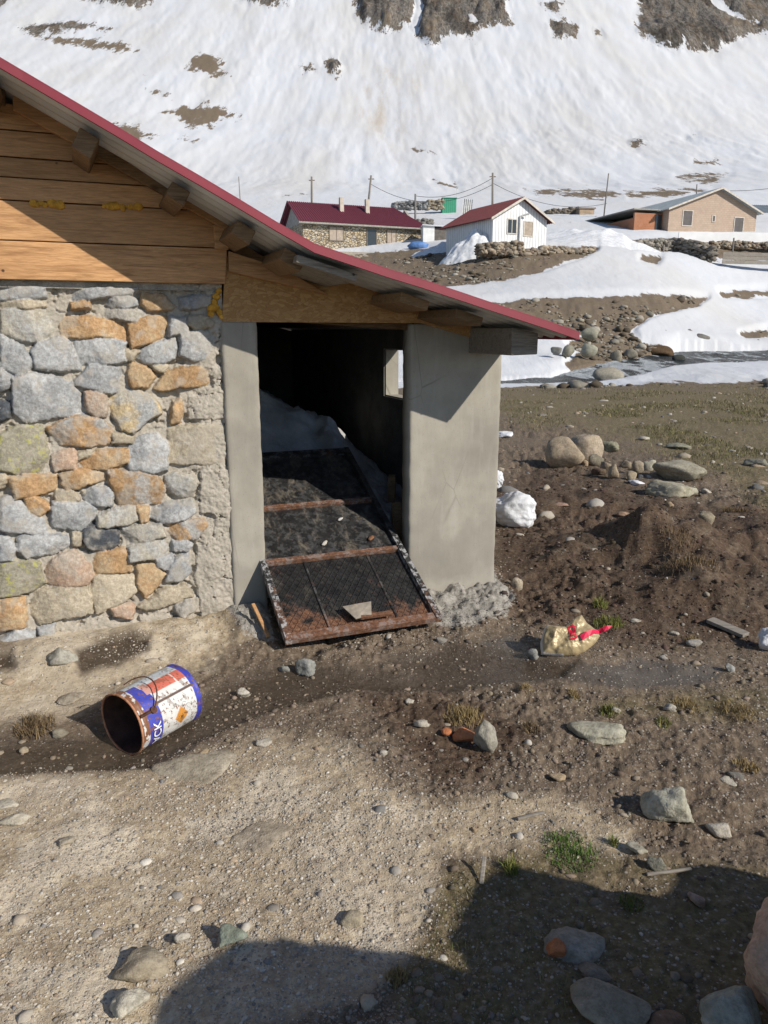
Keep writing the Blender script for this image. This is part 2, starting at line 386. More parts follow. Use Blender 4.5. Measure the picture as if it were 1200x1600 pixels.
ROCKY = [
 [(553, 2), (562, 30), (600, 48), (640, 38), (655, 60), (672, 78), (700, 62), (742, 56), (752, 42), (800, 42), (790, 12), (815, -6), (760, -40), (560, -40)],
 [(845, 12), (868, 6), (882, 12), (866, 22)], [(858, 40), (880, 38), (900, 46), (896, 62), (874, 66), (862, 54)], [(925, 52), (938, 50), (936, 56)],
 [(1000, -4), (996, 48), (1036, 76), (1120, 78), (1140, 64), (1180, 52), (1240, 50), (1700, 60), (1700, -80), (1000, -60)],
 [(508, 95), (530, 92), (534, 102), (524, 122), (512, 108)], [(470, 106), (485, 103), (492, 110), (478, 114)],
 [(30, 46), (55, 36), (95, 33), (150, 40), (110, 48), (50, 52)], [(155, 42), (178, 42), (170, 47)],
 [(128, -6), (160, 8), (215, 10), (238, 0), (238, -30), (128, -30)], [(368, -10), (388, 8), (420, 12), (462, 4), (462, -20)],
 [(988, 226), (1003, 224), (1009, 232), (992, 233)], [(1070, 221), (1085, 218), (1084, 223)], [(725, 54), (738, 54), (734, 62)],
 [(-500, 40), (-60, 30), (20, 2), (50, -10), (-500, -60)],
]
SNOW_GAP = [[(1108, -10), (1130, 10), (1160, 30), (1190, 38), (1185, 42), (1140, 26), (1112, 8)], [(640, 42), (650, 10), (640, -20), (655, -20), (662, 12), (652, 50)], [(732, 24), (742, 24), (745, 34), (735, 36)]]
DRY = [[(-500, 1222), (0, 1212), (150, 1205), (260, 1195), (420, 1155), (520, 1160), (570, 1200), (650, 1260), (690, 1330), (690, 1400), (640, 1500), (560, 1560), (300, 1640), (-500, 1760)],
       [(-300, 1015), (0, 1030), (90, 985), (330, 950), (385, 1000), (330, 1040), (290, 1060), (180, 1075), (120, 1120), (0, 1130), (-300, 1150)],
       [(640, 1260), (860, 1240), (1000, 1290), (980, 1330), (760, 1330), (690, 1340)]]
WET = [[(300, 1100), (350, 1060), (430, 1035), (560, 1046), (680, 1044), (720, 1060), (690, 1076), (560, 1080), (440, 1105), (330, 1150), (230, 1190), (60, 1205), (-300, 1215), (-300, 1165), (130, 1140), (180, 1110)],
       [(120, 1035), (150, 1015), (195, 1002), (235, 1005), (232, 1025), (180, 1045), (125, 1060)], [(-100, 1040), (20, 1030), (25, 1055), (-100, 1075)], [(600, 1030), (700, 1000), (900, 1035), (880, 1060), (700, 1075)]]
MUD = [[(750, 1000), (800, 992), (850, 1036), (940, 1042), (1000, 1026), (1130, 1036), (1120, 1058), (1060, 1066), (950, 1076), (830, 1060), (765, 1046)]]
GRASSY = [[(785, 612), (1000, 604), (1200, 608), (1700, 600), (1700, 830), (1200, 800), (1130, 750), (1010, 700), (900, 668), (820, 665), (780, 640)],
          [(700, 1360), (850, 1320), (1000, 1340), (1250, 1360), (1250, 1700), (650, 1700), (620, 1560)], [(840, 1310), (900, 1305), (940, 1340), (880, 1360)], [(1000, 1085), (1250, 1075), (1250, 1120), (900, 1110)]]
RUBBLE = [[(636, 935), (690, 905), (765, 893), (805, 935), (790, 965), (720, 985), (680, 980), (640, 960)], [(330, 950), (350, 900), (420, 960), (430, 1010), (380, 1000)]]
Z_BARE, Z_ROCK, Z_GAP = zone(BARE_SOIL[:6], 7), zone(ROCKY, 13), zone(SNOW_GAP, 4)
Z_BARE = np.maximum(Z_BARE, .86*zone(BARE_SOIL[6:-2], 11))
Z_DRY, Z_WET, Z_MUD, Z_GRASS, Z_RUB = zone(DRY, 38), zone(WET, 22), zone(MUD, 18), zone(GRASSY, 34), zone(RUBBLE, 14)

Z_BARE = np.maximum(Z_BARE, .46*zone(BARE_SOIL[-2:-1], 12))
Z_DARK = zone([[(770, 765), (840, 720), (960, 745), (1080, 790), (1300, 800), (1300, 1005), (1000, 1012), (860, 985), (790, 960), (766, 900)], [(560, 1085), (700, 1080), (850, 1150), (700, 1240), (640, 1180)]], 40)
Z_STAIN = zone([BARE_SOIL[-1], [(560, 120), (610, 90), (650, 190), (620, 250), (560, 200)]], 30)
# terrain: base heights, columns of (distance, picture row) measured in the photo
def mk(*a): return [(Y, (zy(Y, float(q[1:])) if isinstance(q, str) else q)) for Y, q in a]
FAR = (('200', 0),)
COLS = {
 -900: mk((0, 0), (30, 0), (60, 'y460'), (90, 'y400'), (140, 'y330'), (200, 'y250'), (300, 'y150'), (420, 'y60'), (600, 'y-40'), (900, 'y-260')),
 0: mk((0, 0), (30, 0), (60, 'y440'), (90, 'y390'), (140, 'y325'), (200, 'y262'), (300, 'y145'), (420, 'y48'), (600, 'y-60'), (900, 'y-260')),
 400: mk((0, 0), (30, 0), (60, 'y435'), (78, 'y405'), (92, 'y376'), (140, 'y325'), (200, 'y285'), (280, 'y190'), (360, 'y92'), (450, 'y0'), (620, 'y-180'), (900, 'y-330')),
 600: mk((0, 0), (28, 0), (46, 'y475'), (62, 'y436'), (74, 'y408'), (84, 'y386'), (100, 'y350'), (135, 'y322'), (200, 'y285'), (270, 'y195'), (340, 'y98'), (430, 'y0'), (620, 'y-220'), (900, 'y-380')),
 800: mk((0, 0), (20, 0), (25, -.25), (28.5, -.15), (33, .5), (46, 'y470'), (57, 'y428'), (62, 'y393'), (66, 'y384'), (76, 'y374'), (92, 'y350'), (130, 'y320'), (190, 'y290'), (260, 'y205'), (330, 'y105'), (420, 'y0'), (600, 'y-220'), (900, 'y-400')),
 1000: mk((0, 0), (20, 0), (28, -.12), (38, .3), (48, 'y466'), (60, 'y425'), (72, 'y388'), (80, 'y370'), (95, 'y345'), (130, 'y312'), (190, 'y282'), (250, 'y215'), (320, 'y120'), (410, 'y5'), (600, 'y-220'), (900, 'y-400')),
 1200: mk((0, 0), (20, 0), (33, -.02), (44, .62), (55, 'y515'), (68, 'y460'), (77, 'y412'), (82, 'y385'), (86, 'y368'), (100, 'y345'), (130, 'y315'), (190, 'y272'), (250, 'y205'), (320, 'y120'), (410, 'y10'), (600, 'y-220'), (900, 'y-400')),
 2000: mk((0, 0), (20, 0), (33, .2), (44, .9), (60, 'y505'), (80, 'y440'), (100, 'y380'), (140, 'y320'), (200, 'y240'), (300, 'y130'), (410, 'y20'), (600, 'y-160'), (900, 'y-320')),
}
_ck = sorted(COLS); _cp = np.arange(-900, 2001, 20.0); _lg = np.linspace(math.log(4), math.log(1000), 420)
_tab = np.stack([np.interp(np.exp(_lg), *zip(*COLS[k])) for k in _ck])
_tab = np.stack([np.interp(_cp, _ck, _tab[:, j]) for j in range(len(_lg))], 1)
def _blur(a, n, ax):
    k = np.hanning(2*n+3)[1:-1]; k /= k.sum(); p = np.pad(a, [(n, n) if i == ax else (0, 0) for i in range(2)], mode='edge')
    return np.apply_along_axis(lambda r: np.convolve(r, k, 'valid'), ax, p)
_tab = _blur(_blur(_tab, 3, 1), 5, 0)
def base_z(x, y):
    px = np.clip(CX + F*1.03*x/np.maximum(y, .5), -900, 1999); ly = np.clip(np.log(np.maximum(y, 4.0)), _lg[0], _lg[-1]-1e-6)
    a = (px+900)/20.0; b = (ly-_lg[0])/(_lg[1]-_lg[0]); i = np.minimum(a.astype(int), len(_cp)-2); j = np.minimum(b.astype(int), len(_lg)-2); fa, fb = a-i, b-j
    return (_tab[i, j]*(1-fb)+_tab[i, j+1]*fb)*(1-fa) + (_tab[i+1, j]*(1-fb)+_tab[i+1, j+1]*fb)*fa
# stream: near and far bank lines (photo column, photo row, distance)
S_NEAR = [(640, 606, 24.2), (780, 604, 25.0), (860, 602, 25.6), (930, 600, 26.2), (1000, 595, 28), (1050, 581, 31), (1110, 574, 33), (1200, 570, 34.5), (1450, 566, 37), (1800, 560, 40)]
S_FAR = [(640, 594, 27), (780, 591, 28), (860, 588, 29), (905, 579, 31), (960, 566, 34), (1010, 555, 38), (1060, 548, 41), (1200, 545, 43), (1450, 540, 46), (1800, 535, 49)]
_sp = np.arange(640, 1801, 10.0)
_near = np.stack([at(x, np.interp(x, [q[0] for q in S_NEAR], [q[1] for q in S_NEAR]), np.interp(x, [q[0] for q in S_NEAR], [q[2] for q in S_NEAR])) for x in _sp])
_far = np.stack([at(x, np.interp(x, [q[0] for q in S_FAR], [q[1] for q in S_FAR]), np.interp(x, [q[0] for q in S_FAR], [q[2] for q in S_FAR])) for x in _sp])
def stream_mask(x, y):
    """t in 0..1 across the stream, water level there"""
    px = CX + F*1.03*x/np.maximum(y, .5)
    # azimuth based lookup
    an = _near[:, 0]/_near[:, 1]; af = _far[:, 0]/_far[:, 1]; a = x/np.maximum(y, .5)
    yn = np.interp(a, an, _near[:, 1]); yf = np.interp(a, af, _far[:, 1]); zn = np.interp(a, an, _near[:, 2]); zf = np.interp(a, af, _far[:, 2])
    wob = fbm(x, y, .22, 3, 181)*1.3; yn = yn+wob*.8; yf = yf+1.3*fbm(x, y, .25, 3, 182); t = (y-yn)/(yf-yn); d = np.minimum(y-yn, yf-y); d = np.where((a > an[0]-.02), d, -99)
    return t, d, zn + (zf-zn)*np.clip(t, 0, 1)

# shed frame
SB = np.array([.66706, 4.62927, 0.0]); ST = np.array([.930869, .365353, 0.0]); SN = np.array([.365353, -.930869, 0.0]); SROT = math.atan2(ST[1], ST[0])
def WL(x, y, o=0.0):
    """photo pixel -> (u, z) on the plane standing o in front of the shed wall"""
    d = ray(x, y); P0 = SB + SN*o; P = O + d*(np.dot(P0-O, SN)/np.dot(d, SN)); return (float(np.dot(P-SB, ST)), float(P[2]))
def to_local(x, y): return (x-SB[0])*ST[0]+(y-SB[1])*ST[1], -((x-SB[0])*SN[0]+(y-SB[1])*SN[1])
def SW(u, v, z): return SB + ST*u - SN*v + np.array([0, 0, z])

MOUNDS = [(*gz(px, py)[:2], r_, h_) for px, py, r_, h_ in ((1050, 880, .42, .17), (1150, 925, .45, .16), (975, 860, .30, .08), (1190, 850, .6, .14), (1085, 940, .25, .07), (920, 1050, .3, .03))]
def height(x, y, detail=True):
    x = np.asarray(x, float); y = np.asarray(y, float); r = np.hypot(x, y); z = base_z(x, y)
    t, d, wz = stream_mask(x, y)
    z = np.where(d > -6, np.where(d > 0, np.minimum(z, wz - .35*sstep(0, .8, d)), z + (np.maximum(z, wz+.06)-z)*sstep(-6, -.2, d)), z)
    px, py = proj(x, y, z)
    near = sstep(26, 12, r)
    bare = np.where(r > 19, samp(Z_BARE, px, py), 1.0); rock = np.where(r > 60, samp(Z_ROCK, px, py), 0.0)*(1-np.where(r > 60, samp(Z_GAP, px, py), 0.0)); rock = np.where(d > -.3, 0, rock)
    snow = (1-np.maximum(bare, rock))
    dry = samp(Z_DRY, px, py); wet = samp(Z_WET, px, py); mud = samp(Z_MUD, px, py); gr = samp(Z_GRASS, px, py); rub = samp(Z_RUB, px, py)
    far = y < .8
    dry, wet, mud, rub = [np.where(far | (r > 14), 0, q) for q in (dry, wet, mud, rub)]
    gr = np.where(far, .4, np.where(r > 30, .35, gr))
    if detail:
        lump = np.maximum(0, 1-dry*1.2)*np.maximum(.15, 1-mud*1.1)*(1-gr*.75)*np.maximum(0, 1-wet*1.05)*(.3+1.15*sstep(-.25, .4, fbm(x, y, 1.1, 3, 191)))*(1-.6*sstep(1070, 1130, py))
        side = sstep(780, 900, px)*sstep(1000, 900, py)*sstep(700, 790, py)
        z = z + near*(.035*fbm(x, y, .7, 3, 1) + .016*fbm(x, y, 3.2, 4, 2) + (1-np.maximum(.72*wet, .5*mud))*((.006+.018*lump)*fbm(x, y, 11, 4, 3)*1.3 + (.0022+.006*lump)*fbm(x, y, 42, 3, 4)*1.6 + .005*lump*(.5-np.abs(fbm(x, y, 17, 3, 6)))))
        z = z + near*side*(.16*np.maximum(0, fbm(x, y, 1.3, 3, 21)) + .05*np.abs(fbm(x, y, 4.5, 3, 22)))
        for mx, my, mr, mh in MOUNDS: z = z + mh*np.exp(-(((x-mx)/mr)**2+((y-my)/(mr*.8))**2))*(1+.7*fbm(x, y, 3.2, 4, 23))
        z = z - near*.035*sstep(.3, .9, wet) - near*.02*mud
        z = z + near*rub*(.05 + .03*fbm(x, y, 14, 3, 8))
        # bank of earth along the foot of the stone wall
        u, v = to_local(x, y); foot = sstep(-.75, -.05, v)*sstep(-1.25, -1.7, u)*(v < .4)
        z = z + foot*(.06 + .05*fbm(x, y, 3.5, 3, 31))
        inside = (u > -6.9) & (u < -.1) & (v > .25) & (v < 4.3); z = np.where(inside, np.minimum(z, 0.0), z)
        fz = sstep(20, 34, r)
        ss = snow*fz
        z = z + fz*(1-ss)*(.30*fbm(x, y, .35, 4, 41) + .14*fbm(x, y, 1.7, 4, 42, .6))*np.where(d > 0, 0, sstep(0, -2, d)*.85+.15)
        z = z + ss*sstep(.1, -1.6, d)*(.22*sstep(.5, 1, snow) + .07*fbm(x, y, .28, 4, 43) + .03*fbm(x, y, 1.6, 3, 44))
        mt = sstep(120, 220, r)
        z = z + mt*(2.6*fbm(x, y*.35, .014, 4, 51) + .6*fbm(x, y*.25, .07, 4, 52) + .25*fbm(x, y*.25, .3, 3, 56) + .5*np.abs(fbm(x, y*.06, .10, 4, 58)))
        av = sstep(.2, .6, fbm(x, y, .011, 3, 53)+.35)*mt*snow
        z = z + av*.35*np.abs(fbm(x, y*.3, .4, 3, 54)) 
        z = z + mt*rock*(3.5*sstep(.4, 1, rock)*(.5+1.4*fbm(x, y*.3, .05, 5, 55, .62)) + 4.0*np.abs(fbm(x, y*.3, .10, 5, 57, .65)))
    z = np.where(y < 1.0, z*np.clip(y+.2, 0, 1), z)
    return z, dict(dark=np.where((r < 16) & ~far, samp(Z_DARK, px, py), 0), stain=np.where(r > 150, samp(Z_STAIN, px, py), 0), snow=snow*(r > 19), rock=rock, dry=dry, wet=wet, mud=mud, grassy=gr, rubble=rub)

def gh(x, y): return float(height(np.array([x]), np.array([y]))[0][0])
def gpt(px, py):
    """point of the modelled ground seen at a photo pixel"""
    p = gz(px, py, 0.0) if py > HOR+20 else at(px, py, 40)
    for _ in range(8):
        z = gh(p[0], p[1]); p = gz(px, py, min(z, H-.02)) if py > HOR+8 else p
    return np.array([p[0], p[1], gh(p[0], p[1])])

rr = [.12, .5, .8, 1.05]
while rr[-1] < 7.5:
    r_ = rr[-1]; rr.append(r_ + max(.0075, 1.25*(r_*r_+H*H)/(762*H)))
while rr[-1] < 60: rr.append(rr[-1]*1.0092)
while rr[-1] < 900: rr.append(rr[-1]*1.0085)
rr = np.array(rr)
aa = np.concatenate([np.radians(np.linspace(-180, -66, 30)), np.radians(np.linspace(-62, -36, 40)), np.radians(np.linspace(-35, 35, 720)), np.radians(np.linspace(36, 62, 40)), np.radians(np.linspace(66, 178, 30))])
def make_ground():
    R, A = np.meshgrid(rr, aa, indexing='ij'); X = (R*np.sin(A)).ravel(); Y = (R*np.cos(A)).ravel()
    Z, at_ = height(X, Y); nr, na = len(rr), len(aa)
    idx = np.arange(nr*na).reshape(nr, na)
    q = np.stack([idx[:-1, :], np.roll(idx, -1, 1)[:-1, :], np.roll(idx, -1, 1)[1:, :], idx[1:, :]], -1)
    cut = int(np.searchsorted(rr, 105))
    V = np.stack([X, Y, Z], 1)
    m1 = mat_ground()
    def part(a, b, name):
        v = V[a*na:(b+1)*na]; f = q[a:b].reshape(-1, 4)-a*na; at2 = {k: s_[a*na:(b+1)*na] for k, s_ in at_.items()}
        if a == 0:
            v = np.vstack([v, [[0, 0, 0]]]); at2 = {k: np.append(s_, s_[0]) for k, s_ in at2.items()}
            c = len(v)-1; f = np.vstack([f, np.stack([np.arange(na), np.full(na, c), np.roll(np.arange(na), -1), np.roll(np.arange(na), -1)], 1)[:0]]) if False else f
        return tag(link_mesh(name, v, f[:, ::-1].copy(), m1, None, True, at2), kind='structure')
    tag(part(0, cut, 'ground'), 'brown stony earth and meadow running up to snow fields', 'ground')
    tag(part(cut, nr-1, 'mountain'), 'steep snow covered mountainside with bare rock outcrops', 'mountain')
def mat_ground():
    m = M('earth_snow_rock', .95, .15); n = N(m); v = n.co()
    A = {k: n.attr(k) for k in ('snow', 'rock', 'dry', 'wet', 'mud', 'grassy', 'rubble', 'stain', 'dark')}
    n1 = n.noise(v, .9, 6, .6); n2 = n.noise(v, 6, 6, .65); n3 = n.noise(v, 40, 5, .7); n4 = n.noise(v, 170, 3, .7)
    def edge(a, nz, amp, lo=.42, hi=.58):
        return n.ramp(n.math('ADD', a, n.math('MULTIPLY', n.math('SUBTRACT', nz, .5), amp)), (lo, 0.0), (hi, 1.0))
    brown = n.ramp(n3, (.3, (.092, .068, .047)), (.55, (.17, .13, .093)), (.75, (.29, .235, .175)))
    dark = n.ramp(n3, (.3, (.050, .033, .022)), (.55, (.10, .068, .046)), (.75, (.17, .125, .09))); brown = n.mix(edge(A['dark'], n2, .9, .3, .7), brown, dark)
    brown = n.mix(n.ramp(n2, (.5, 0.0), (.72, .6)), brown, n.ramp(n3, (.3, (.12, .092, .067)), (.7, (.26, .21, .155))))
    tan = n.ramp(n3, (.28, (.26, .20, .13)), (.55, (.44, .36, .25)), (.75, (.57, .49, .365)))
    tan = n.mix(n.ramp(n2, (.5, 0.0), (.72, .55)), tan, (.19, .145, .10))
    crn = n.noise(v, 1.7, 7, .68, .3); tan = n.mix(n.ramp(crn, (.36, .75), (.44, 0.0)), tan, n.ramp(n3, (.3, (.18, .14, .10)), (.7, (.32, .26, .19)))); tan = n.mix(n.ramp(crn, (.525, 0.0), (.57, .85)), tan, n.ramp(n2, (.3, (.52, .445, .33)), (.7, (.64, .565, .445))))
    tan = n.mix(n.ramp(n1, (.5, 0.0), (.6, .5)), tan, n.ramp(n2, (.3, (.46, .395, .305)), (.7, (.56, .50, .405))))
    c = n.mix(edge(A['dry'], n2, .8, .3, .7), brown, tan)
    mud = n.ramp(n2, (.3, (.07, .056, .043)), (.7, (.135, .113, .09))); c = n.mix(edge(A['mud'], n2, .6), c, mud)
    gr = n.ramp(n3, (.3, (.082, .064, .036)), (.5, (.15, .122, .066)), (.72, (.26, .208, .13)))
    gm = n.math('MULTIPLY', edge(A['grassy'], n1, 1.0, .3, .7), n.ramp(n2, (.33, .25), (.55, 1.0))); c = n.mix(gm, c, gr)
    wet = n.ramp(n3, (.3, (.046, .032, .021)), (.7, (.10, .075, .052))); wm = edge(A['wet'], n2, .5, .35, .65); c = n.mix(wm, c, wet)
    rb = n.ramp(n3, (.3, (.19, .175, .15)), (.7, (.42, .395, .35))); c = n.mix(edge(A['rubble'], n3, .9), c, rb)
    sp = n.vor(v, 75, out='Color'); spd = n.vor(v, 75); sv = n.new('ShaderNodeSeparateColor'); n.put(sv.inputs[0], sp)
    spot = n.math('MULTIPLY', n.ramp(sv.outputs[0], (.72, 0.0), (.74, 1.0)), n.ramp(spd, (.28, 1.0), (.4, 0.0)))
    spot = n.math('MULTIPLY', spot, n.ramp(n.math('MAXIMUM', wm, A['dark']), (0, .7), (1, .15))); c = n.mix(spot, c, n.ramp(sv.outputs[1], (0, (.22, .19, .15)), (1, (.52, .48, .42))))
    # far bare soil and rock on the mountain
    vf = n.co(scale=(1, .27, .27)); f1 = n.noise(vf, .22, 7, .7); f2 = n.noise(vf, 1.3, 6, .7)
    rk = n.ramp(f2, (.34, (.055, .05, .046)), (.5, (.15, .135, .118)), (.68, (.27, .245, .21))); rk = n.mix(n.ramp(f1, (.48, 0.0), (.62, .75)), rk, n.ramp(f2, (.35, (.07, .05, .034)), (.65, (.18, .135, .09))))
    fb = n.noise(n.co(scale=(1, .22, .22)), .09, 8, .7, .4); rk = n.mix(n.ramp(fb, (.42, .8), (.5, 0.0)), rk, n.mix(1, rk, (.38, .37, .36), 'MULTIPLY')); rk = n.mix(n.ramp(fb, (.56, 0.0), (.66, .6)), rk, (.19, .15, .10))
    c = n.mix(edge(A['rock'], f1, .35), c, rk)
    # snow
    s1 = n.noise(vf, .05, 6, .6); s2 = n.noise(n.co(scale=(1, .07, .07)), .30, 6, .65)
    sn = n.ramp(s1, (.42, (.585, .60, .625)), (.66, (.545, .54, .53)))
    sn = n.mix(n.ramp(s2, (.5, 0.0), (.75, .12)), sn, (.53, .515, .495))
    f3 = n.noise(vf, .3, 8, .74); ex = n.math('MULTIPLY', n.math('SUBTRACT', f2, .5), .6); ex = n.math('ADD', ex, n.math('MULTIPLY', n.math('SUBTRACT', f3, .5), 1.9)); ex = n.math('ADD', ex, n.math('MULTIPLY', n.math('SUBTRACT', n.noise(vf, .07, 5, .6), .5), .7))
    stn = n.math('MULTIPLY', A['stain'], n.ramp(n.noise(n.co(scale=(1, .12, .12)), .22, 7, .7), (.45, 0.0), (.66, .75))); sn = n.mix(stn, sn, (.46, .39, .31))
    tex = n.noise(vf, 1.1, 6, .72); sn = n.mix(n.ramp(tex, (.56, 0.0), (.72, .28)), sn, (.51, .52, .54))
    sm = n.ramp(n.math('ADD', A['snow'], ex), (.44, 0.0), (.52, 1.0)); c = n.mix(sm, c, sn)
    n.base(c); n.rough(n.math('SUBTRACT', n.ramp(wm, (0, .95), (1, .38)), n.math('MULTIPLY', edge(A['mud'], n2, .6), .5), True)); n.put(n.b.inputs['Specular IOR Level'], n.ramp(n.math('MAXIMUM', wm, A['mud']), (0, .12), (1, .5)))
    h = n.math('ADD', n.math('MULTIPLY', n3, .7), n.math('MULTIPLY', n4, .35)); h = n.math('ADD', h, n.math('MULTIPLY', spot, .35))
    b1 = n.new('ShaderNodeBump'); b1.inputs['Strength'].default_value = .75; b1.inputs['Distance'].default_value = .016; n.put(b1.inputs['Height'], h)
    b2 = n.new('ShaderNodeBump'); b2.inputs['Strength'].default_value = .5; b2.inputs['Distance'].default_value = .4
    n.put(b2.inputs['Height'], n.math('ADD', n.math('MULTIPLY', n.math('ADD', n.math('MULTIPLY', f2, .25), n.math('MULTIPLY', s2, .22)), A['snow']), n.math('MULTIPLY', n.math('ADD', n.math('MULTIPLY', f2, 2.2), n.math('MULTIPLY', f1, 5.0)), A['rock']))); n.t.links.new(b1.outputs[0], b2.inputs['Normal'])
    n.t.links.new(b2.outputs[0], n.b.inputs['Normal']); return m
make_ground()

def make_stream():
    nt_ = 46; ns = 900; a = np.linspace(0, 1, ns); t = np.linspace(-.06, 1.06, nt_)
    i = np.linspace(0, len(_sp)-1, ns)
    Nn = np.stack([np.interp(i, np.arange(len(_sp)), _near[:, k]) for k in range(3)], 1); Ff = np.stack([np.interp(i, np.arange(len(_sp)), _far[:, k]) for k in range(3)], 1)
    P = Nn[:, None, :]*(1-t[None, :, None]) + Ff[:, None, :]*t[None, :, None]
    x, y = P[..., 0], P[..., 1]; rap = fbm(x, y, .35, 3, 61)
    ch = np.abs(fbm(x, y, 1.1, 4, 62)); P[..., 2] += -.03 + .10*fbm(x, y, .8, 3, 63)*(.6+rap) + .16*ch*sstep(-.2, .5, rap)
    foam = sstep(.0, .5, rap + .5*fbm(x, y, 1.5, 3, 64))*sstep(.1, .4, fbm(x, y, 2.6, 4, 65)+.25)
    idx = np.arange(ns*nt_).reshape(ns, nt_); f = np.stack([idx[:-1, :-1], idx[1:, :-1], idx[1:, 1:], idx[:-1, 1:]], -1).reshape(-1, 4)
    m = M('stream_water', .18, .5); n = N(m); v = n.co()
    nz = n.noise(n.co(scale=(1, .22, 1)), 1.3, 7, .72); fm = n.math('ADD', n.math('MULTIPLY', n.attr('foam'), .75), n.math('MULTIPLY', n.math('SUBTRACT', nz, .5), 1.9))
    fr = n.ramp(fm, (.24, 0.0), (.36, 1.0)); n.base(n.mix(fr, (.022, .03, .033), (.62, .66, .68))); n.rough(n.ramp(fr, (0, .28), (1, .8))); n.b.inputs['Specular IOR Level'].default_value = .12
    n.bump(n.noise(n.co(scale=(1, 2, 1)), 2.5, 6, .7), 1.0, .6)
    tag(link_mesh('stream', P.reshape(-1, 3), f, m, None, True, {'foam': np.clip(foam.ravel()+.3+.25*fbm(x.ravel(), y.ravel(), .3, 2, 67), 0, 1)}), 'dark mountain stream with white rapids between snow banks', 'stream', kind='structure')
make_stream()

# ------------------------------------------------------------------ rocks
def rock_mesh(seed, sub=3, facets=12, soft=9, rough=.05):
    rng = np.random.default_rng(seed); v, f = ICO[sub]
    nrm = rng.normal(size=(facets, 3)); nrm /= np.linalg.norm(nrm, axis=1)[:, None]; hgt = rng.uniform(.62, 1.0, facets)
    dots = np.maximum(v@nrm.T, .02); r = hgt[None, :]/dots; r = np.minimum(r, 1.35)
    r = -np.log(np.exp(-soft*r).sum(1)+math.exp(-soft*1.3))/soft
    p = v*np.clip(r, .3, 1.4)[:, None]
    p = p*(1 + rough*2.2*fbm3(v*1.0+seed % 97, 1.6, 3, seed % 51) + rough*.9*fbm3(v+seed % 89, 6, 3, seed % 41))[:, None]
    p -= (p.max(0)+p.min(0))/2; p /= (p.max(0)-p.min(0))/2
    return p, f
def rock(px, py, wpx, hpx, col, label, seed=None, depth=.8, sink=.12, sub=3, facets=12, soft=9, rough=.05, lichen=.4, name='stone', group=None, rot=None, tilt=0, P=None, cat='stone'):
    """stone whose foot stands at photo pixel (px, py), wpx wide and hpx high in the photo"""
    seed = seed if seed is not None else int(px*13+py*7)
    if P is None: P = gpt(px, py)
    D = float(np.dot(P-O, [0, CP, -SP])); s_ = D/F
    dep = math.atan2(H-P[2], math.hypot(P[0], P[1]))             # viewing angle down on the ground
    wx = wpx*s_/2; dy = wx*depth
    hz = max((hpx*s_ - 2*dy*math.sin(dep)*.55)/max(math.cos(dep), .3)/2, wx*.28)
    p, f = rock_mesh(seed, sub, facets, soft, rough)
    p = p*np.array([wx, dy, hz])
    if tilt: c, d = math.cos(tilt), math.sin(tilt); p = np.stack([p[:, 0]*c-p[:, 2]*d, p[:, 1], p[:, 0]*d+p[:, 2]*c], 1)
    p[:, 2] -= p[:, 2].min(); p[:, 2] -= 2*hz*sink
    o = link_mesh(name, p, f, MAT_ROCK, None, True, {'lichen': np.full(len(p), lichen)})
    az = math.atan2(P[0], P[1]); o.location = (P[0]+math.sin(az)*dy*.6, P[1]+math.cos(az)*dy*.6, P[2]); o.rotation_euler = (0, 0, -az + (random.uniform(-.3, .3) if rot is None else rot))
    o.color = (*col, 1); return tag(o, label, cat, group)
PALE, GREY, TAN, PINK, GREEN, DARK, BRICK, BROWN = (.50, .46, .39), (.30, .30, .28), (.43, .33, .22), (.47, .34, .26), (.24, .27, .22), (.05, .05, .05), (.54, .21, .095), (.12, .075, .04)
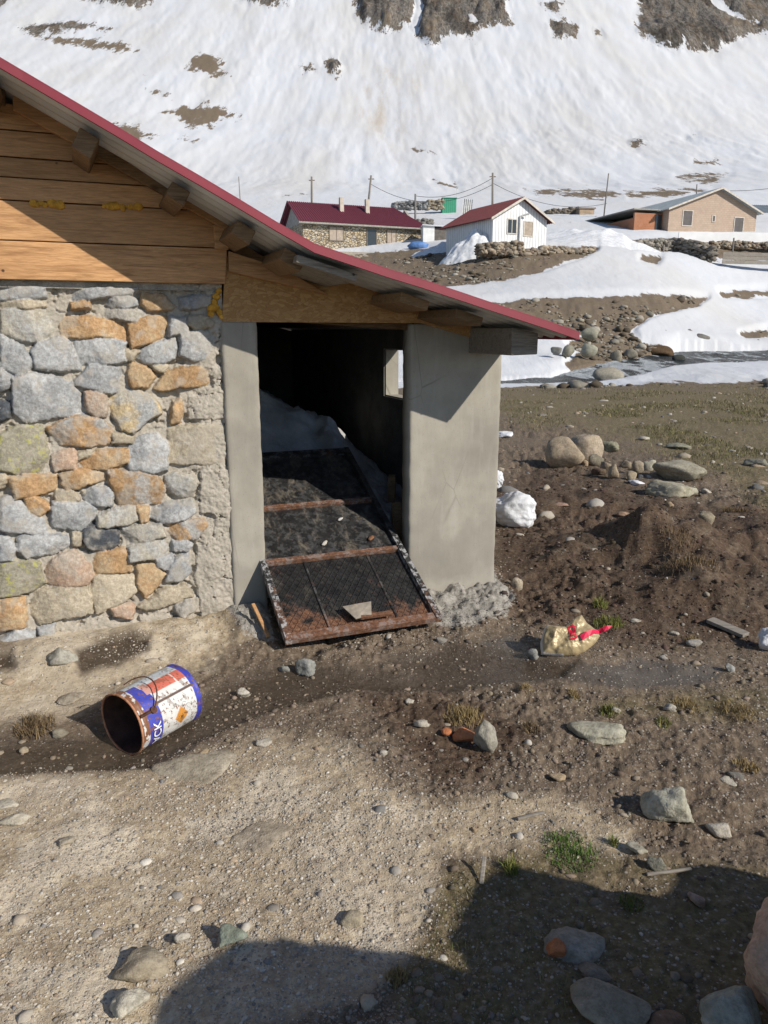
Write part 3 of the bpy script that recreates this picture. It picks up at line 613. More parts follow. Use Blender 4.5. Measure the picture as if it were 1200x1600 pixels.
NEAR_ROCKS = [
 (477, 1056, 34, 34, GREY, 'grey angular stone standing on wet soil below the rusty door edge'),
 (444, 1051, 20, 15, GREY, 'small grey stone just left of the grey angular stone under the door'),
 (381, 1091, 22, 20, PALE, 'small pale square stone on the wet strip right of the paint bucket'),
 (757, 1176, 42, 60, (.36, .34, .29), 'tall grey stone standing upright beside orange brick shards'),
 (930, 1159, 92, 22, (.45, .43, .34), 'long thin pale flat stone tapering to a point on brown soil'),
 (658, 1138, 26, 17, PALE, 'small pale stone left of the dry tuft and brick shards'),
 (800, 1248, 20, 13, PALE, 'small smooth cream pebble alone below the upright stone'),
 (870, 1220, 28, 12, TAN, 'small flat tan stone below the long thin pale stone'),
 (1040, 1284, 82, 66, (.46, .45, .37), 'large pale angular stone with grey lichen in lower right gravel'),
 (1121, 1310, 40, 30, PALE, 'rounded cream stone just right of the large pale angular stone'),
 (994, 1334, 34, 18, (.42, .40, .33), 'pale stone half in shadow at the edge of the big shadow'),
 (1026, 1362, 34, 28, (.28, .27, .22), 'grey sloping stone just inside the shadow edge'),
 (550, 1447, 36, 26, (.46, .40, .30), 'rounded tan stone at the top edge of the lower shadow'),
 (364, 1477, 48, 36, GREEN, 'greenish slate stone lying in pale gravel'),
 (203, 1594, 64, 48, (.55, .51, .42), 'pale angular stone at the bottom left of the gravel'),
 (222, 1528, 92, 70, (.37, .32, .24), 'broad flat tan stone sunk in gravel above the pale angular stone'),
 (285, 1474, 26, 22, PALE, 'small pale stone left of the greenish slate'),
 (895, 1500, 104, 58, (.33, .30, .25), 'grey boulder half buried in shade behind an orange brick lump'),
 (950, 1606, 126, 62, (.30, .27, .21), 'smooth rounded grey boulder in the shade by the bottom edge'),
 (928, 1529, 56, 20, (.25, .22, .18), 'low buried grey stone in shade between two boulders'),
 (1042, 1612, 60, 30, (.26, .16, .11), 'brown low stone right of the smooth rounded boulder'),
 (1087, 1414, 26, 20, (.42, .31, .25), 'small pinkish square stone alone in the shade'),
 (807, 918, 20, 24, (.42, .36, .27), 'tan upright stone beside the foot of the plaster pier'),
 (832, 1029, 20, 22, GREY, 'grey stone touching the left side of the gold bag'),
 (992, 978, 18, 9, PALE, 'small white stone below the green tufts near the gold bag'), (1053, 993, 16, 9, PALE, 'small white stone between the bag strap and the pale plank'),
 (1084, 1010, 24, 14, (.42, .40, .36), 'pale oval stone beside a dry tuft below the plank'), (1139, 1050, 16, 18, GREY, 'small grey stone right of the grey mud'),
 (882, 727, 66, 56, (.43, .345, .245), 'big smooth tan boulder nearest of the leaning pair'),
 (914, 716, 56, 52, (.42, .345, .26), 'big tan boulder leaning behind the smooth tan boulder'),
 (947, 704, 38, 22, (.29, .28, .20), 'lichen spotted stone behind the tan boulders on their right'),
 (913, 728, 12, 12, TAN, 'small tan stone at the right foot of the smooth tan boulder'), (931, 727, 24, 22, (.24, .21, .16), 'dull grey stone just right of the tan boulder pair'),
 (958, 747, 19, 29, (.40, .325, .23), 'upright tan stone, tallest of the small heap between the boulders'), (947, 737, 20, 22, (.32, .26, .19), 'brown stone leaning behind the tallest stone of the small heap'),
 (977, 732, 18, 17, (.34, .28, .2), 'squat tan stone in the middle of the small heap'), (986, 752, 16, 20, (.38, .31, .22), 'rounded tan stone next to the white snow scrap in the heap'),
 (996, 739, 19, 24, (.36, .30, .22), 'tilted slab like stone at the back of the small heap'), (1012, 735, 22, 22, (.42, .40, .32), 'pale block at the right end of the small heap'),
 (1000, 749, 9, 10, (.12, .12, .13), 'small dark stone above the snow scrap'), (935, 742, 24, 15, (.16, .11, .08), 'dark brown stone at the left foot of the small heap'),
 (1060, 752, 82, 40, (.38, .35, .27), 'large lichen grey boulder, the farther of the low pair'), (1049, 779, 82, 36, (.41, .38, .29), 'large flat lichen boulder, the nearer of the low pair'),
 (1103, 772, 17, 10, PALE, 'small pale stone right of the nearer lichen boulder'), (1060, 703, 38, 14, (.31, .30, .23), 'flat lichen stone lying in the grass behind the lichen boulders'),
 (1006, 688, 18, 8, PALE, 'flat pale stone by a dark hole in the meadow'), (1180, 728, 36, 16, (.28, .27, .22), 'grey stone in the meadow near the right edge'),
 (1102, 826, 26, 30, (.33, .28, .20), 'angular tan stone on the brown earth mound'), (1008, 816, 24, 11, (.48, .46, .41), 'smooth white oval stone on the dark soil'),
 (974, 808, 20, 9, (.32, .22, .15), 'flat reddish stone on the dark soil'), (1046, 794, 14, 12, TAN, 'small tan stone below the nearer lichen boulder'), (878, 792, 22, 7, (.38, .25, .19), 'flat pink stone near the snow chunk'),
 (100, 1040, 44, 36, (.38, .36, .31), 'grey stone at the foot of the stone wall'), (95, 1152, 24, 18, (.30, .27, .21), 'grey brown stone in the soil left of the paint bucket'),
 (38, 1178, 15, 14, (.34, .28, .2), 'small tan stone below the dry grass at the left edge'), (112, 1100, 44, 16, (.36, .31, .24), 'flat tan stone between wall and paint bucket'),
 (14, 1262, 34, 16, (.52, .48, .4), 'flat pale stone at the left edge, the farther of two'), (24, 1290, 46, 24, (.52, .47, .38), 'flat pale stone at the left edge, the nearer of two'),
 (412, 1166, 26, 14, PALE, 'small pale stone beside the big flat slab'), (105, 1320, 24, 14, (.47, .42, .33), 'small flat tan stone in the left gravel'),
 (1148, 1215, 26, 18, (.2, .19, .17), 'grey stone half buried beside a dry tuft near the right edge'), (1138, 1224, 30, 12, (.48, .45, .38), 'pale flat stone in front of the half buried grey stone'),
 (962, 1115, 16, 12, PALE, 'small pale stone among yellow tufts'), (1046, 1112, 20, 16, (.45, .43, .38), 'pale lumpy stone right of the yellow tufts'), (1036, 1030, 14, 9, (.44, .42, .38), 'small pale stone on the grey mud'),
 (690, 1005, 18, 12, (.3, .28, .25), 'small grey stone right of the door corner'), (640, 1100, 14, 10, PALE, 'small white stone on the wet strip below the door'), (320, 1180, 18, 10, TAN, 'small tan stone in front of the paint bucket'),
 (525, 1380, 14, 8, PALE, 'small pale stone in the middle of the dry gravel'), (600, 1180, 14, 9, PALE, 'small pale stone right of the flat slab'), (740, 1300, 12, 8, TAN, 'small tan stone in the brown gravel'),
]
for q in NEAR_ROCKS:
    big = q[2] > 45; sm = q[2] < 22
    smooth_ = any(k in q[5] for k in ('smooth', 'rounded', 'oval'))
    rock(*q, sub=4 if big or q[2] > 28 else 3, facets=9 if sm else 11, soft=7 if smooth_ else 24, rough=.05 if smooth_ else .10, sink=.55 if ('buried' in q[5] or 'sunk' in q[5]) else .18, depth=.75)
# flat slab of old cement sunk in the path
rock(325, 1240, 190, 66, (.42, .37, .285), 'broad flat pale slab sunk in the dry gravel below the paint bucket', sub=5, facets=9, soft=12, rough=.12, sink=.80, depth=.95, rot=0, name='slab', cat='slab', lichen=0)
rock(410, 1330, 120, 34, (.40, .34, .26), 'low flat tan slab in the gravel below the broad pale slab', sub=5, facets=9, soft=12, rough=.14, sink=.82, depth=.9, rot=0, name='slab', cat='slab', lichen=0)
# brick pieces
rock(726, 1163, 40, 32, BRICK, 'broken orange brick shard leaning on the tall grey stone', name='brick_shard', cat='brick shard', facets=6, soft=60, rough=.03, lichen=0, sub=4)
rock(698, 1150, 18, 14, BRICK, 'small orange brick crumb left of the brick shard', name='brick_shard', cat='brick shard', facets=6, soft=60, rough=.03, lichen=0, sub=4)
P_ = gpt(868, 1494); rock(868, 1496, 32, 27, BRICK, 'orange brick lump in shade before the grey boulder', name='brick_shard', cat='brick shard', facets=6, soft=60, rough=.03, lichen=0, sub=4)
# large stones close to the camera on the right
def big_rock(loc, size, col, label, seed, facets=12, soft=8, rot=(0, 0, 0), rough=.07, name='boulder', boxy=0):
    p, f = rock_mesh(seed, 5, facets, soft, rough)
    if boxy: p = np.sign(p)*np.abs(p)**boxy
    p = p*np.array(size)/2
    o = link_mesh(name, p, f, MAT_ROCK, None, True, {'lichen': np.full(len(p), .5)})
    o.rotation_euler = rot; z0 = gh(loc[0], loc[1]); o.location = (loc[0], loc[1], z0+size[2]*.42+(loc[2] if len(loc) > 2 else 0)); o.color = (*col, 1); return tag(o, label, 'boulder')
big_rock((1.05, 1.46), (.50, .34, .38), (.62, .44, .34), 'large pink boulder standing in the shade at the lower right corner', 5, 10, 9, (0, .1, .4))
big_rock((.79, 1.40), (.15, .15, .14), (.36, .38, .34), 'grey green lichen boulder in the corner before the pink boulder', 16, 12, 7)
# unseen boulders, added just out of frame to cast the foreground shadow
big_rock((1.44, .26), (1.0, .5, 1.60), (.36, .31, .25), 'tallest unseen boulder added for its shadow beyond the right edge, nearest the camera', 31, 16, 13, (0, 0, .94), boxy=.62)
big_rock((1.80, .74), (.66, .5, 1.24), (.34, .30, .25), 'second boulder of the heap beyond the right edge beside the tallest', 44, 16, 13, (0, 0, .94), boxy=.62)
big_rock((2.03, 1.10), (.50, .45, .92), (.38, .33, .27), 'third unseen boulder added for its shadow beyond the right edge, waist high', 52, 16, 12, (0, 0, .94), boxy=.62)
big_rock((2.40, 1.58), (.95, .45, .72), (.33, .30, .26), 'lowest boulder at the far end of the heap beyond the right edge', 57, 16, 12, (0, 0, .94), boxy=.62)
# rocks by the stream
STREAM_ROCKS = [
 (948, 599, 48, 29, (.36, .33, .27), 'large pale boulder standing in the near edge of the stream', 27.2),
 (1033, 596, 18, 14, DARK, 'black wet boulder at the tip of the near snow bank', 28.6), (922, 523, 26, 20, (.34, .33, .26), 'lichen grey boulder on the far dirt bank', 38),
 (888, 550, 20, 18, (.26, .25, .2), 'grey boulder at the snow edge left on the far bank', 32.5), (870, 553, 18, 11, (.24, .23, .2), 'flat grey boulder leftmost at the snow edge of the far bank', 31.8), (920, 556, 26, 20, (.37, .36, .29), 'pale lichen boulder low on the far bank', 33),
 (962, 567, 20, 22, (.30, .27, .21), 'upright brown boulder at the water edge of the far bank', 34.3), (985, 560, 22, 16, (.26, .24, .19), 'brown grey boulder on the far water edge left of the reddish mound', 36),
 (1026, 560, 52, 22, BROWN, 'reddish brown earthy mound at the far water edge', 38.5), (1013, 533, 18, 12, (.20, .18, .15), 'dark boulder leftmost of the row in the snow', 41.5), (1029, 532, 26, 20, (.24, .23, .2), 'large grey boulder of the row in the snow, second from left', 42),
 (1057, 533, 20, 14, (.20, .19, .17), 'dark rounded boulder third in the row in the snow', 42.3), (1074, 532, 16, 19, (.22, .21, .19), 'upright grey boulder fourth in the row in the snow', 42.8), (1092, 539, 30, 19, (.22, .21, .19), 'broad grey boulder rightmost of the row in the snow', 42.2),
 (1120, 528, 24, 10, (.2, .18, .15), 'flat dark boulder in the snow beyond the row', 44.5), (1090, 492, 40, 8, (.2, .18, .16), 'long flat dark rock lying in the upper snow', 52), (1182, 543, 14, 13, (.12, .12, .12), 'dark boulder on the snow at the far stream edge right', 43.6),
 (1128, 548, 12, 7, DARK, 'small black boulder at the far stream edge', 42.4), (1060, 566, 22, 12, (.05, .055, .05), 'black wet rock in the rapids below the mound', 36.2),
]
for px, py, w_, h_, c, lab, Y in STREAM_ROCKS:
    P = at(px, py, Y); P[2] = min(P[2], gh(P[0], P[1])+.25) if gh(P[0], P[1]) < P[2] else P[2]
    rock(px, py, w_, h_+2, c, lab, P=P, name='boulder', cat='boulder', soft=8, sink=.15, depth=.8)

# ------------------------------------------------------------------ scattered gravel and clods (uncountable)
def scatter(name, label, cat, n, size, colfun, dens, rmin=1.1, rmax=9.0, flat=.62, sub=1, mat=None, seed=3, sink=.5):
    rng = np.random.default_rng(seed); v, f = ICO[sub]
    m_ = n*6; r = rmin*(rmax/rmin)**rng.random(m_); a = np.radians(rng.uniform(-34, 34, m_)); x, y = r*np.sin(a), r*np.cos(a)
    z, A = height(x, y); u, w_ = to_local(x, y); ok = ~((u > -6.9) & (u < .12) & (w_ > -.06)); p = dens(A, x, y)*ok
    clump = np.clip(.45+1.1*fbm(x, y, 1.6, 4, seed+70), .05, 1.3); k = np.where(rng.random(m_) < p*clump)[0][:n]
    x, y, z = x[k], y[k], z[k]; A = {q: A[q][k] for q in A}; n = len(k)
    s_ = size[0]*(rng.random(n)**(-1/2.3)); s_ = np.minimum(s_, size[1]); s_ = s_*np.clip((np.hypot(x, y)/3.5), .8, 1.5)
    var = rng.normal(size=(n, len(v), 3))*(.2 if sub == 1 else .11)
    sh = (v[None]*(1+var)) * (s_[:, None, None]*np.stack([rng.uniform(.8, 1.3, n), rng.uniform(.6, 1.0, n), rng.uniform(.4, 1.0, n)*flat*1.3], 1)[:, None, :])
    th = rng.uniform(0, 6.28, n); c, d = np.cos(th)[:, None], np.sin(th)[:, None]
    X = sh[..., 0]*c - sh[..., 1]*d + x[:, None]; Y = sh[..., 0]*d + sh[..., 1]*c + y[:, None]; Z = sh[..., 2] + z[:, None] + (s_*flat*(.5-sink))[:, None]
    V = np.stack([X, Y, Z], -1).reshape(-1, 3); Fc = (f[None] + (np.arange(n)*len(v))[:, None, None]).reshape(-1, 3)
    cc = colfun(n, rng, A); cols = np.repeat(cc, len(v), axis=0)
    return tag(link_mesh(name, V, Fc, mat, None, False, {'Col': cols}), label, cat, kind='stuff')
PEB = mat_vcol('pebble', .9, .2, 260, .4, .003)
def pebcol(n, rng, A):
    pal = np.array([(.50, .45, .37), (.42, .36, .28), (.36, .33, .29), (.58, .54, .47), (.30, .27, .23), (.44, .34, .24), (.22, .21, .20), (.36, .27, .19)])
    c = pal[rng.choice(len(pal), n, p=[.24, .2, .14, .1, .12, .1, .04, .06])]*rng.uniform(.75, 1.12, (n, 1)); dk = np.where(A['dry'] > .4, 1.0, .8)[:, None]
    rb = (A['rubble'] > .5)[:, None]; c = np.where(rb, np.array([.40, .375, .33])*rng.uniform(.7, 1.15, (n, 1)), c); return c*dk
scatter('gravel', 'fine pale gravel scattered over the bare earth', 'gravel', 52000, (.0020, .0085), pebcol, lambda A, x, y: np.clip(.26 - .21*A['dark'] + .55*A['dry'] - .27*A['wet'] - .25*A['mud'] + .9*A['rubble'] - .12*A['grassy'], .04, 1), mat=PEB, rmax=8.5)
scatter('gravel', 'coarser pebbles lying among the fine gravel', 'gravel', 260, (.009, .026), pebcol, lambda A, x, y: np.clip(.35 + .3*A['dry'] - .2*A['wet'] + .8*A['rubble'], .05, 1), mat=PEB, rmax=14, sub=2, seed=9)
scatter('meadow_stones', 'pale little stones strewn through the meadow grass', 'stones', 420, (.016, .06), pebcol, lambda A, x, y: np.clip(A['grassy']*.6+.15, 0, 1)*(np.hypot(x, y) > 5)*(A['snow'] < .3), mat=PEB, rmin=5, rmax=23, sub=2, seed=27, sink=.6)
def clodcol(n, rng, A):
    return np.where((A['dark'] > .45)[:, None], np.array([.075, .050, .034]), np.array([.18, .142, .105]))*rng.uniform(.6, 1.6, (n, 1)) + rng.uniform(0, .015, (n, 3))
scatter('soil_clods', 'dark brown crumbs and clods of loose soil', 'soil', 16000, (.0035, .020), clodcol, lambda A, x, y: np.clip(.75 - 1.1*A['dry'] - .6*A['mud'] - .3*A['wet'] - .5*A['grassy'] - .6*A['rubble'], 0, 1), mat=PEB, rmax=11, seed=15)

def scree():
    rng = np.random.default_rng(77); v, f = ICO[2]; m_ = 60000
    r = 24*(72/24)**rng.random(m_); a = np.radians(rng.uniform(-8, 30, m_)); x, y = r*np.sin(a), r*np.cos(a); z, A = height(x, y); t, d, wz = stream_mask(x, y)
    ok = (A['snow'] < .35)*(d < -.1); cl = np.clip(.2+1.4*fbm(x, y, .35, 4, 171), .02, 1)*np.where(d > -4, 1.6, 1.0); k = np.where(rng.random(m_) < ok*cl*.5)[0][:2600]
    x, y, z, r = x[k], y[k], z[k], r[k]; n = len(k); s_ = np.minimum(.055*rng.random(n)**(-1/1.9), .26)
    sh = v[None]*(1+.12*rng.normal(size=(n, len(v), 1)))*(s_[:, None]*np.stack([rng.uniform(.8, 1.4, n), rng.uniform(.7, 1, n), rng.uniform(.4, .8, n)], 1))[:, None, :]
    th = rng.uniform(0, 6.28, n); c, q = np.cos(th)[:, None], np.sin(th)[:, None]
    V = np.stack([sh[..., 0]*c-sh[..., 1]*q+x[:, None], sh[..., 0]*q+sh[..., 1]*c+y[:, None], sh[..., 2]+z[:, None]+.15*s_[:, None]], -1).reshape(-1, 3)
    Fc = (f[None]+(np.arange(n)*len(v))[:, None, None]).reshape(-1, 3); pal = np.array([(.34, .31, .25), (.26, .23, .18), (.20, .16, .11), (.40, .37, .31), (.15, .12, .085)])
    cols = np.repeat(pal[rng.integers(0, 5, n)]*rng.uniform(.55, 1.0, (n, 1)), len(v), 0)
    tag(link_mesh('scree', V, Fc, PEB, None, False, {'Col': cols}), 'small stones strewn over the bare banks beyond the meadow', 'scree', kind='stuff')
scree()

# ------------------------------------------------------------------ grass
def blades(name, label, x, y, hgt, wid, cols, rng, lean=.5, bend=True, kind='stuff', cat='grass', z=None, matname='grass_blade'):
    n = len(x)
    if z is None: z, _ = height(x, y)
    th = rng.uniform(0, 6.28, n); ln = rng.uniform(.1, 1, n)*lean; dx, dy = np.cos(th)*ln*hgt, np.sin(th)*ln*hgt
    ph = rng.uniform(0, 6.28, n); wx, wy = np.cos(ph)*wid/2, np.sin(ph)*wid/2
    b0 = np.stack([x-wx, y-wy, z-.004], 1); b1 = np.stack([x+wx, y+wy, z-.004], 1)
    m0 = np.stack([x-wx*.7+dx*.4, y-wy*.7+dy*.4, z+hgt*.6], 1); m1 = np.stack([x+wx*.7+dx*.4, y+wy*.7+dy*.4, z+hgt*.6], 1)
    tp = np.stack([x+dx, y+dy, z+hgt*.95], 1)
    V = np.stack([b0, b1, m1, m0, tp], 1).reshape(-1, 3); k = np.arange(n)*5
    F3 = np.concatenate([np.stack([k, k+1, k+2], 1), np.stack([k, k+2, k+3], 1), np.stack([k+3, k+2, k+4], 1)])
    m = bpy.data.materials.get(matname) or mat_vcol(matname, .8, .2, 40, 0)
    return tag(link_mesh(name, V, F3, m, None, False, {'Col': np.repeat(cols, 5, axis=0)}), label, cat, kind=kind)
def meadow():
    rng = np.random.default_rng(5); n = 240000
    r = 1.3*(26/1.3)**(rng.random(n)**.8); a = np.radians(rng.uniform(-8, 34, n)); x, y = r*np.sin(a), r*np.cos(a); z, A = height(x, y)
    u, v = to_local(x, y); ok = ~((u > -7) & (u < .15) & (v > -.08)); pt = sstep(-.15, .35, fbm(x, y, 1.1, 4, 81)+.1)
    w_ = np.clip(A['grassy']*1.15-.25, 0, 1)*pt*ok*(A['snow'] < .4); t_, d, _ = stream_mask(x, y); w_ = w_*(d < -.3)*np.where(r < 6, .35, 1.0)
    k = np.where(rng.random(n) < w_)[0][:70000]; x, y, z = x[k], y[k], z[k]; r = r[k]; n = len(k)
    pal = np.array([(.17, .16, .06), (.26, .22, .11), (.34, .28, .16), (.12, .14, .045), (.20, .15, .08)]); c = pal[rng.choice(5, n, p=[.3, .25, .15, .2, .1])]*rng.uniform(.7, 1.15, (n, 1))
    blades('grass', 'short olive and straw coloured meadow grass', x, y, rng.uniform(.012, .035, n)*np.clip(r/6, .6, 2.0), .003*np.clip(r/5, .6, 4), c, rng, 1.4, z=z)
meadow()
TUFTS = [(187, 0, 0)]
def tuft(px, py, wpx, hcm, n, pal, label, lean=.9):
    rng = np.random.default_rng(int(px+py)); P = gpt(px, py); s_ = float(np.dot(P-O, [0, CP, -SP]))/F; R = wpx*s_/2
    q = rng.random(n)**.6*R; t = rng.uniform(0, 6.28, n); x, y = P[0]+q*np.cos(t), P[1]+q*np.sin(t)*1.1
    pal = np.array(pal); c = pal[rng.integers(0, len(pal), n)]*rng.uniform(.75, 1.2, (n, 1))
    h_ = hcm/100*rng.uniform(.4, 1.1, n)*(1-.5*(q/R)**2)
    o = blades('grass_tuft', label, x, y, h_, np.full(n, .0028)*max(1, s_*F/4), c, rng, lean, kind=None, cat='grass tuft'); return o
STRAW = [(.38, .29, .14), (.30, .22, .10), (.22, .16, .07)]; OLIVE = [(.20, .22, .05), (.30, .27, .10), (.14, .17, .04)]; GRN = [(.10, .20, .03), (.07, .14, .03), (.16, .24, .06)]; BRN = [(.17, .12, .06), (.12, .08, .045), (.24, .17, .09)]
for q in [(725, 1122, 62, 6, 420, STRAW, 'dry straw coloured tuft behind the brick shards'), (938, 946, 22, 7, 200, OLIVE, 'small olive tuft, the farther one above the gold bag'), (950, 976, 46, 6, 380, OLIVE, 'wide olive tuft beside the red strap of the bag'),
          (952, 1112, 32, 4, 220, OLIVE, 'yellow green tuft below the bag on the mud edge'), (897, 1086, 22, 4, 130, STRAW, 'small straw tuft left below the gold bag'), (1036, 1130, 26, 3, 130, OLIVE, 'short green tuft near the pale lumpy stone'),
          (1070, 1104, 46, 4, 260, STRAW, 'straw tuft around the pale lumpy stone'), (1150, 1112, 60, 4, 300, STRAW, 'wide straw tuft at the right end of the mud'), (822, 1086, 24, 3, 110, STRAW, 'little straw tuft on the gravel lip under the mud'), (830, 1140, 26, 4, 130, BRN, 'brown tuft right of the upright stone'),
          (55, 1135, 60, 7, 420, BRN, 'dry brown tuft at the left edge near the paint bucket'), (890, 1330, 90, 3, 600, GRN, 'fresh green patch of low leaves by the shadow edge'), (797, 1362, 26, 5, 170, OLIVE, 'olive tuft at the shadow edge left of the green patch'), (958, 1318, 16, 4, 90, OLIVE, 'tiny olive tuft right of the green patch'),
          (620, 1530, 34, 4, 190, STRAW, 'pale tuft at the lower shadow edge'), (985, 1415, 40, 3, 190, OLIVE, 'olive tuft in the shade above the half buried boulder'), (1166, 1200, 40, 4, 200, STRAW, 'orange straw tuft beside the half buried grey stone'), (1083, 1000, 24, 3, 120, STRAW, 'dry tuft touching the pale oval stone'),
          (1075, 905, 90, 8, 420, BRN, 'brown shaggy tussock on the earth mound'), (1060, 855, 60, 6, 260, BRN, 'brown tussock below the angular tan stone'), (1150, 800, 46, 6, 420, BRN, 'wide brown tussock at the meadow edge')]:
    tuft(*q)

# ------------------------------------------------------------------ SHED
shed = empty('stone_shed', SB, SROT, 'stone and plaster stable with plank gable and red sheet roof, open doorway', 'stable')
OV = .47
RL, RK, RC = WL(0, 95, .47), WL(490, 385, .58), WL(905, 522, .68)
def ov(u): return float(np.interp(u, [RL[0], RK[0], RC[0]], [.47, .58, .68]))
sl = (RK[1]-RL[1])/(RK[0]-RL[0]); UR = -4.7; RIDGE = (UR, RK[1]+sl*(UR-RK[0])); LEFT = (-8.1, RIDGE[1]+sl*(UR+8.1)*1.0)
def zr(u):
    return float(np.interp(u, [LEFT[0], UR, RK[0], RC[0]], [LEFT[1], RIDGE[1], RK[1], RC[1]])) - .035
DEP = 4.6
def roof():
    prof = [LEFT, RIDGE, RK, RC]; us = []
    for a, b in zip(prof[:-1], prof[1:]):
        k = 16; us += [(a[0]+(b[0]-a[0])*i/k, a[1]+(b[1]-a[1])*i/k) for i in range(k)]
    us.append(RC); vsn = np.arange(-OV+.01, DEP+.3, .0135); amp = .011
    wv = amp*np.sin(vsn*2*math.pi/.108); wv = np.clip(wv*1.5, -amp, amp)
    def sheet(dz):
        V = np.array([(u, DEP-(DEP-v)*(DEP+ov(u))/(DEP+OV), z+dz+a) for (u, z) in us for v, a in zip(vsn, wv)]); nv = len(vsn); idx = np.arange(len(us)*nv).reshape(len(us), nv)
        f = np.stack([idx[:-1, :-1], idx[1:, :-1], idx[1:, 1:], idx[:-1, 1:]], -1).reshape(-1, 4); return V, f
    V, f = sheet(-.006); o = link_mesh('roof', V, f, RED, shed, True)
    V, f = sheet(-.011); link_mesh('underside_sheet', V, f[:, ::-1].copy(), GALV, o, True)
    t = MB()
    for a, b in zip(prof[:-1], prof[1:]):
        kk = max(3, int((b[0]-a[0])/.16)); jit = [random.uniform(-.0022, .0022) for _ in range(kk+1)]
        for q in range(kk):
            a2 = (a[0]+(b[0]-a[0])*q/kk, a[1]+(b[1]-a[1])*q/kk+jit[q]); b2 = (a[0]+(b[0]-a[0])*(q+1)/kk, a[1]+(b[1]-a[1])*(q+1)/kk+jit[q+1])
            t.prism([(a2[0], a2[1]+.008), (b2[0], b2[1]+.008), (b2[0], b2[1]-.027), (a2[0], a2[1]-.027)], -OV-.004, -OV+.012)
            t.prism([(a2[0], a2[1]+.013), (b2[0], b2[1]+.013), (b2[0], b2[1]+.0085), (a2[0], a2[1]+.0085)], -OV-.004, -OV+.11)
    t.box(RC[0]-.006, RC[0]+.004, -OV+.02, DEP+.3, RC[1]-.03, RC[1]+.012); t.v = [(u, v+OV-ov(u), z) for u, v, z in t.v]; t.build('edge_trim', RED, o)
roof()
# purlins: butt ends showing under the verge
PUR = [(-18, 128, .085, .085, WOOD_OLD), (140, 208, .085, .095, WOOD_OLD), (280, 288, .085, .07, WOOD_OLD), (380, 349, .095, .07, WOOD_OLD), (452, 390, .11, .065, WOOD_OLD)]
for px, py, w_, h_, m_ in PUR:
    u, z = WL(px, py, .34); s_ = sl; fr_ = ov(u)-.11
    d = math.atan(s_); mb = MB(); top = zr(u)-.012
    c, s2 = math.cos(d), math.sin(d); pts = [(-w_/2, 0), (w_/2, 0), (w_/2, -h_), (-w_/2, -h_*.92)]
    mb.prism([(u+x*c-y*s2, top+x*s2+y*c) for x, y in pts], -fr_+random.uniform(-.01, .03), DEP); mb.build('purlin', m_, shed, .006)
sl2 = (RC[1]-RK[1])/(RC[0]-RK[0])
for px, py, w_, h_, o_ in [(513, 412, .30, .035, .52), (650, 455, .16, .05, .45), (735, 482, .16, .045, .5)]:
    u, z = WL(px, py, o_); d = math.atan(sl2); c, s2 = math.cos(d), math.sin(d); top = zr(u)-.012; mb = MB()
    mb.prism([(u+x*c-y*s2, top+x*s2+y*c) for x, y in [(-w_/2, 0), (w_/2, 0), (w_/2, -h_), (-w_/2, -h_)]], -o_, DEP); mb.build('purlin', GREY_WOOD if w_ > .2 else WOOD_OLD, shed, .004)
# wall plate with its heavy end
u0, z0 = WL(800, 520, .50); u1, z1 = WL(840, 555, .50); mb = MB(); mb.prism([(u0, z1), (u1, z1+.004), (u1, z0-.002), (u0, zr(u0)-.014)], -.50, .3); mb.build('wall_plate', GREY_WOOD, shed, .006)
PX = lambda pts, o: [WL(x, y, o) for x, y in pts]
# gable boards
GB = MB(); xr = WL(354, 400, .06)[0]
lev = [WL(0, y, .06)[1] for y in (437, 375, 312, 276, 244, 202, 160, 118)]; zt = lev[-1]
while zt < 3.8: zt += .17; lev.append(zt)
offs = [.062, .058, .063, .056, .06, .062, .058]
for i in range(len(lev)-1):
    a, b = lev[i]+.003, lev[i+1]-.002; P_ = [(-7.0, a), (xr, a), (xr+.004, b), (-7.0, b)]
    if i == 0: P_[1] = (WL(352, 445, .06)[0], a)
    dz = .02
    P_ = clip(P_, -sl, 1, RIDGE[1]-sl*UR-.03-dz); P_ = clip(P_, sl, 1, RIDGE[1]+sl*UR-.03-dz)
    if len(P_) > 2: GB.prism(P_, -offs[i % 7], -.022, tint=[.95, .8, .9, .55, .75, .6, .8][i % 7])
GB.build('gable_boards', WOOD, shed, .003)
# short block at the board end, rafter boards
mb = MB(); a, b = WL(334, 352, .075), WL(356, 390, .075); mb.box(a[0], b[0]+.003, -.082, -.06, b[1], a[1]); mb.build('end_block', WOOD, shed, .002)
for x0, x1 in [(-300, 8), (20, 137), (147, 272), (284, 357)]:
    mb = MB(); mb.prism(PX([(x0, 135+.56*x0), (x1, 135+.56*x1), (x1, 160+.5666*x1), (x0, 160+.5666*x0)], .09), -.098, -.065); mb.build('rafter', WOOD_OLD if x0 < 0 or x0 == 147 else WOOD, shed, .004)
mb = MB(); mb.prism([(UR, RIDGE[1]-.1), (-7, zr(-7)-.08), (-7, zr(-7)-.2), (UR, RIDGE[1]-.22)], -.098, -.065); mb.build('rafter', WOOD_OLD, shed, .004)
